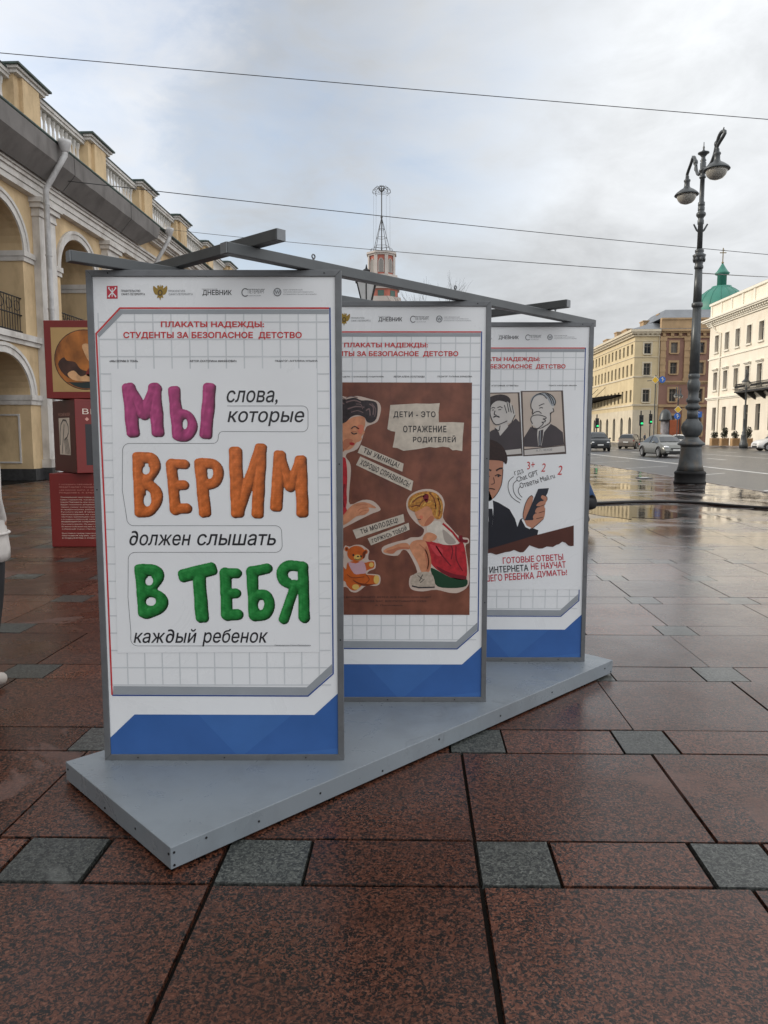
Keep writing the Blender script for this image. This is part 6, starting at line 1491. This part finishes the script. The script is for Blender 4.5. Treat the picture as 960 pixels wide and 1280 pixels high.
def std_pose(h=1.70, step=.16, arm=.12, fists=True):
    k = h / 1.70
    J = {'pelvis': (0, 0, .92), 'belly': (0, .01, 1.06), 'chest': (0, .0, 1.27), 'neckb': (0, .015, 1.42), 'neck': (0, .0, 1.49), 'head': (0, -.015, 1.585), 'crown': (0, -.01, 1.655)}
    R_ = {'pelvis': (.150, .115), 'belly': (.135, .10), 'chest': (.155, .105), 'neckb': (.07, .065), 'neck': (.052, .054), 'head': (.075, .092), 'crown': (.062, .076)}
    E_ = [('pelvis', 'belly'), ('belly', 'chest'), ('chest', 'neckb'), ('neckb', 'neck'), ('neck', 'head'), ('head', 'crown')]
    for sg, n in ((-1, 'l'), (1, 'r')):
        sw = step * sg
        J.update({n+'hip': (sg*.10, 0, .86), n+'knee': (sg*.105, -.03 - sw*.5, .48), n+'ankle': (sg*.10, .02 - sw, .09), n+'toe': (sg*.115, -.16 - sw, .04),
                  n+'sh': (sg*.185, .005, 1.385), n+'elb': (sg*.235, .03 + sw*arm/.12*.5, 1.11), n+'wri': (sg*.245, -.05 + sw*.8, .88), n+'hand': (sg*.245, -.07 + sw*.85, .80)})
        R_.update({n+'hip': .095, n+'knee': .062, n+'ankle': .043, n+'toe': .038, n+'sh': .068, n+'elb': .047, n+'wri': .032, n+'hand': (.022, .040)})
        E_ += [('pelvis', n+'hip'), (n+'hip', n+'knee'), (n+'knee', n+'ankle'), (n+'ankle', n+'toe'), ('chest', n+'sh'), (n+'sh', n+'elb'), (n+'elb', n+'wri'), (n+'wri', n+'hand')]
        for i, (dx, L) in enumerate(((-.028, .070), (-.010, .082), (.010, .076), (.028, .058))):
            a = n + 'f%da' % i; b = n + 'f%db' % i; hx, hy, hz = J[n+'hand']
            J[a] = (hx - sg*.004, hy + dx, hz - L*.55); J[b] = (hx - sg*.018, hy + dx*1.05, hz - L); R_[a] = .0095; R_[b] = .008
            E_ += [(n+'hand', a), (a, b)]
        hx, hy, hz = J[n+'wri']; J[n+'th'] = (hx - sg*.012, hy - .045, hz - .05); R_[n+'th'] = .011; J[n+'tip'] = (hx - sg*.02, hy - .055, hz - .09); R_[n+'tip'] = .009; E_ += [(n+'hand', n+'th'), (n+'th', n+'tip')]
    for q in J: J[q] = tuple(c * k for c in J[q])
    return J, R_, E_
def region_std(a, b, c):
    s = a + b
    if any(x in s for x in ('toe',)): return 3
    if 'hand' in s or 'th' in b or 'tip' in s or (len(a) > 1 and a[1] == 'f') or 'head' in s or 'neck' in b and a == 'neckb' or 'crown' in s: return 2
    if any(x in s for x in ('knee', 'ankle')): return 1
    return 0
def face_and_hair(root, hx=(0, -.015, 1.585), k=1.0, hairm=None, long=False):
    x, y, z = hx; mb = MB()
    for sg in (-1, 1): mb.ell((x + sg*.03, y - .083, z + .012), (.011, .008, .008), 8, 6)
    mb.build('eyes', M_dark, root)
    mb = MB(); mb.ell((x, y - .095, z - .018), (.014, .020, .022), 8, 6); 
    for sg in (-1, 1): mb.ell((x + sg*.076, y + .01, z), (.012, .022, .032), 8, 6)
    mb.build('nose_and_ears', M_skinp, root)
    mb = MB(); mb.ell((x, y - .082, z - .055), (.024, .010, .006), 8, 6); mb.build('mouth', mat('lips', (.28, .09, .08), .5), root)
    mb = MB(); mb.ell((x, y + .022, z + .045), (.088, .096, .082), 18, 12)
    if long: mb.ell((x, y + .06, z - .06), (.085, .055, .14), 14, 10)
    mb.build('hair', hairm or M_hairp, root)
# woman in the white jacket at the left edge, walking away
J, R_, E_ = std_pose(1.68, .15)
for q in ('chest', 'belly', 'pelvis', 'lsh', 'rsh', 'lelb', 'relb', 'lwri', 'rwri', 'lhip', 'rhip', 'lknee', 'rknee'):
    R_[q] = tuple(v * 1.18 for v in R_[q]) if hasattr(R_[q], '__len__') else R_[q] * 1.2
for sg, n in ((-1, 'l'), (1, 'r')):              # hands pushed into the jacket pockets
    J[n+'hip'] = (sg*.15, 0, .86); J[n+'knee'] = (sg*.175, J[n+'knee'][1], .48); J[n+'ankle'] = (sg*.19, J[n+'ankle'][1], .09); J[n+'toe'] = (sg*.205, J[n+'toe'][1], .04); J[n+'sh'] = (sg*.172, .005, 1.345); J[n+'elb'] = (sg*.235, .09, 1.06)
    J[n+'wri'] = (sg*.205, -.05, .93); J[n+'hand'] = (sg*.175, -.11, .87)
    for i in range(4):
        for e, d in (('a', .035), ('b', .06)): J[n+'f%d%s' % (i, e)] = (sg*(.165 - .2*d), -.13 + .018*(i-1.5), .87 - d)
    J[n+'th'] = (sg*.15, -.12, .87); J[n+'tip'] = (sg*.13, -.13, .84)
w = figure('person', 'person in a white jacket and black trousers walking away at the left edge', (-2.335, 4.05, 0), math.radians(180), J, R_, E_, [M_jwhite, M_tblack, M_skinp, M_shoew], region_std)
face_and_hair(w, (0, -.015, 1.566), long=True)
mb = MB(); n = 28; rings = []
for z, rx, ry in ((.715, .262, .205), (.76, .262, .203), (.86, .250, .19), (.99, .232, .172), (1.12, .215, .158), (1.24, .225, .155), (1.31, .205, .14), (1.385, .13, .105), (1.45, .085, .08)):
    rings.append([(rx * math.cos(2*math.pi*i/n) * (1 + .025*math.sin(i*3+z*20)), ry * math.sin(2*math.pi*i/n), z + .008*math.sin(i*1.3)) for i in range(n)])
vs = [p for r in rings for p in r]; fs = [(i*n+j, i*n+(j+1)%n, (i+1)*n+(j+1)%n, (i+1)*n+j) for i in range(len(rings)-1) for j in range(n)]
mb.add(vs, fs, 0, True); jk = mb.build('jacket', M_jwhite, w)
so = jk.modifiers.new('t', 'SOLIDIFY'); so.thickness = .014
mb = MB(); mb.tube([(.262*math.cos(2*math.pi*i/20), .203*math.sin(2*math.pi*i/20), .86) for i in range(21)], .008, 6, cap=False); mb.build('hem_cord', M_jwhite, jk)
# worker squatting behind the rear panel, seen from the side
J = {'pelvis': (0, .10, .34), 'belly': (0, .02, .47), 'chest': (0, -.10, .66), 'neckb': (0, -.17, .79), 'neck': (0, -.20, .86), 'head': (0, -.25, .94), 'crown': (0, -.25, 1.01)}
R_ = {'pelvis': (.16, .13), 'belly': (.15, .12), 'chest': (.165, .12), 'neckb': (.07, .065), 'neck': (.052, .054), 'head': (.075, .092), 'crown': (.062, .076)}
E_ = [('pelvis', 'belly'), ('belly', 'chest'), ('chest', 'neckb'), ('neckb', 'neck'), ('neck', 'head'), ('head', 'crown')]
for sg, n in ((-1, 'l'), (1, 'r')):
    J.update({n+'hip': (sg*.11, .08, .32), n+'knee': (sg*.17, -.30, .50), n+'ankle': (sg*.16, .02, .09), n+'toe': (sg*.17, -.17, .04), n+'sh': (sg*.19, -.13, .76), n+'elb': (sg*.23, -.33, .58), n+'wri': (sg*.14, -.55, .50), n+'hand': (sg*.11, -.62, .48)})
    R_.update({n+'hip': .10, n+'knee': .068, n+'ankle': .055, n+'toe': .045, n+'sh': .072, n+'elb': .052, n+'wri': .036, n+'hand': (.03, .035)})
    E_ += [('pelvis', n+'hip'), (n+'hip', n+'knee'), (n+'knee', n+'ankle'), (n+'ankle', n+'toe'), ('chest', n+'sh'), (n+'sh', n+'elb'), (n+'elb', n+'wri'), (n+'wri', n+'hand')]
    for i in range(4):
        hx, hy, hz = J[n+'hand']; a, b = n+'f%da' % i, n+'f%db' % i; dz = (.026, .009, -.009, -.026)[i]
        J[a] = (hx - sg*.02, hy - .045, hz + dz); J[b] = (hx - sg*.055, hy - .05, hz + dz - .01); R_[a] = .0095; R_[b] = .008; E_ += [(n+'hand', a), (a, b)]
wk = at_z(741, 656, 0)
k_ = figure('person', 'squatting person in black trousers and blue jacket half hidden by the rear panel', (wk.x - .135, wk.y, 0), math.radians(-90), J, R_, E_, [M_jblue, M_tblack, M_skinp, M_boot], lambda a, b, c: 1 if (c.y > -.02 and c.z < .47) else region_std(a, b, c))
face_and_hair(k_, (0, -.25, .94))
# pedestrians far off by the crossing
cloth = [mat('far_coat', c, .85) for c in ((.02, .02, .024), (.05, .03, .03), (.03, .04, .06), (.10, .09, .08))]
J, R_, E_ = std_pose(1.70, .12); proto = None
names = ('leftmost far pedestrian in dark coat near the round arches', 'far pedestrian in brown coat left of the nearer traffic light', 'far pedestrian in blue coat between the traffic lights', 'far pedestrian in grey coat beneath the tall sign post', 'far pedestrian in dark coat by the poster column')
for i, (px, t, lab) in enumerate(zip((783, 790, 806, 816.5, 826), (116, 120, 112, 114, 110), names)):
    s = s_of(px, t)
    if i < 4: figure('person', lab, st(s, t, -.1), math.radians((20, 200, 90, 160)[i]), J, R_, E_, [cloth[(0, 1, 2, 3)[i]], M_tblack, M_skinp, M_boot], region_std, 1, 'pedestrians by the crossing')
    else: figure('person', lab, st(s, t, 0), math.radians(70), J, R_, E_, [cloth[0], M_tblack, M_skinp, M_boot], region_std, 1, 'pedestrians by the crossing')
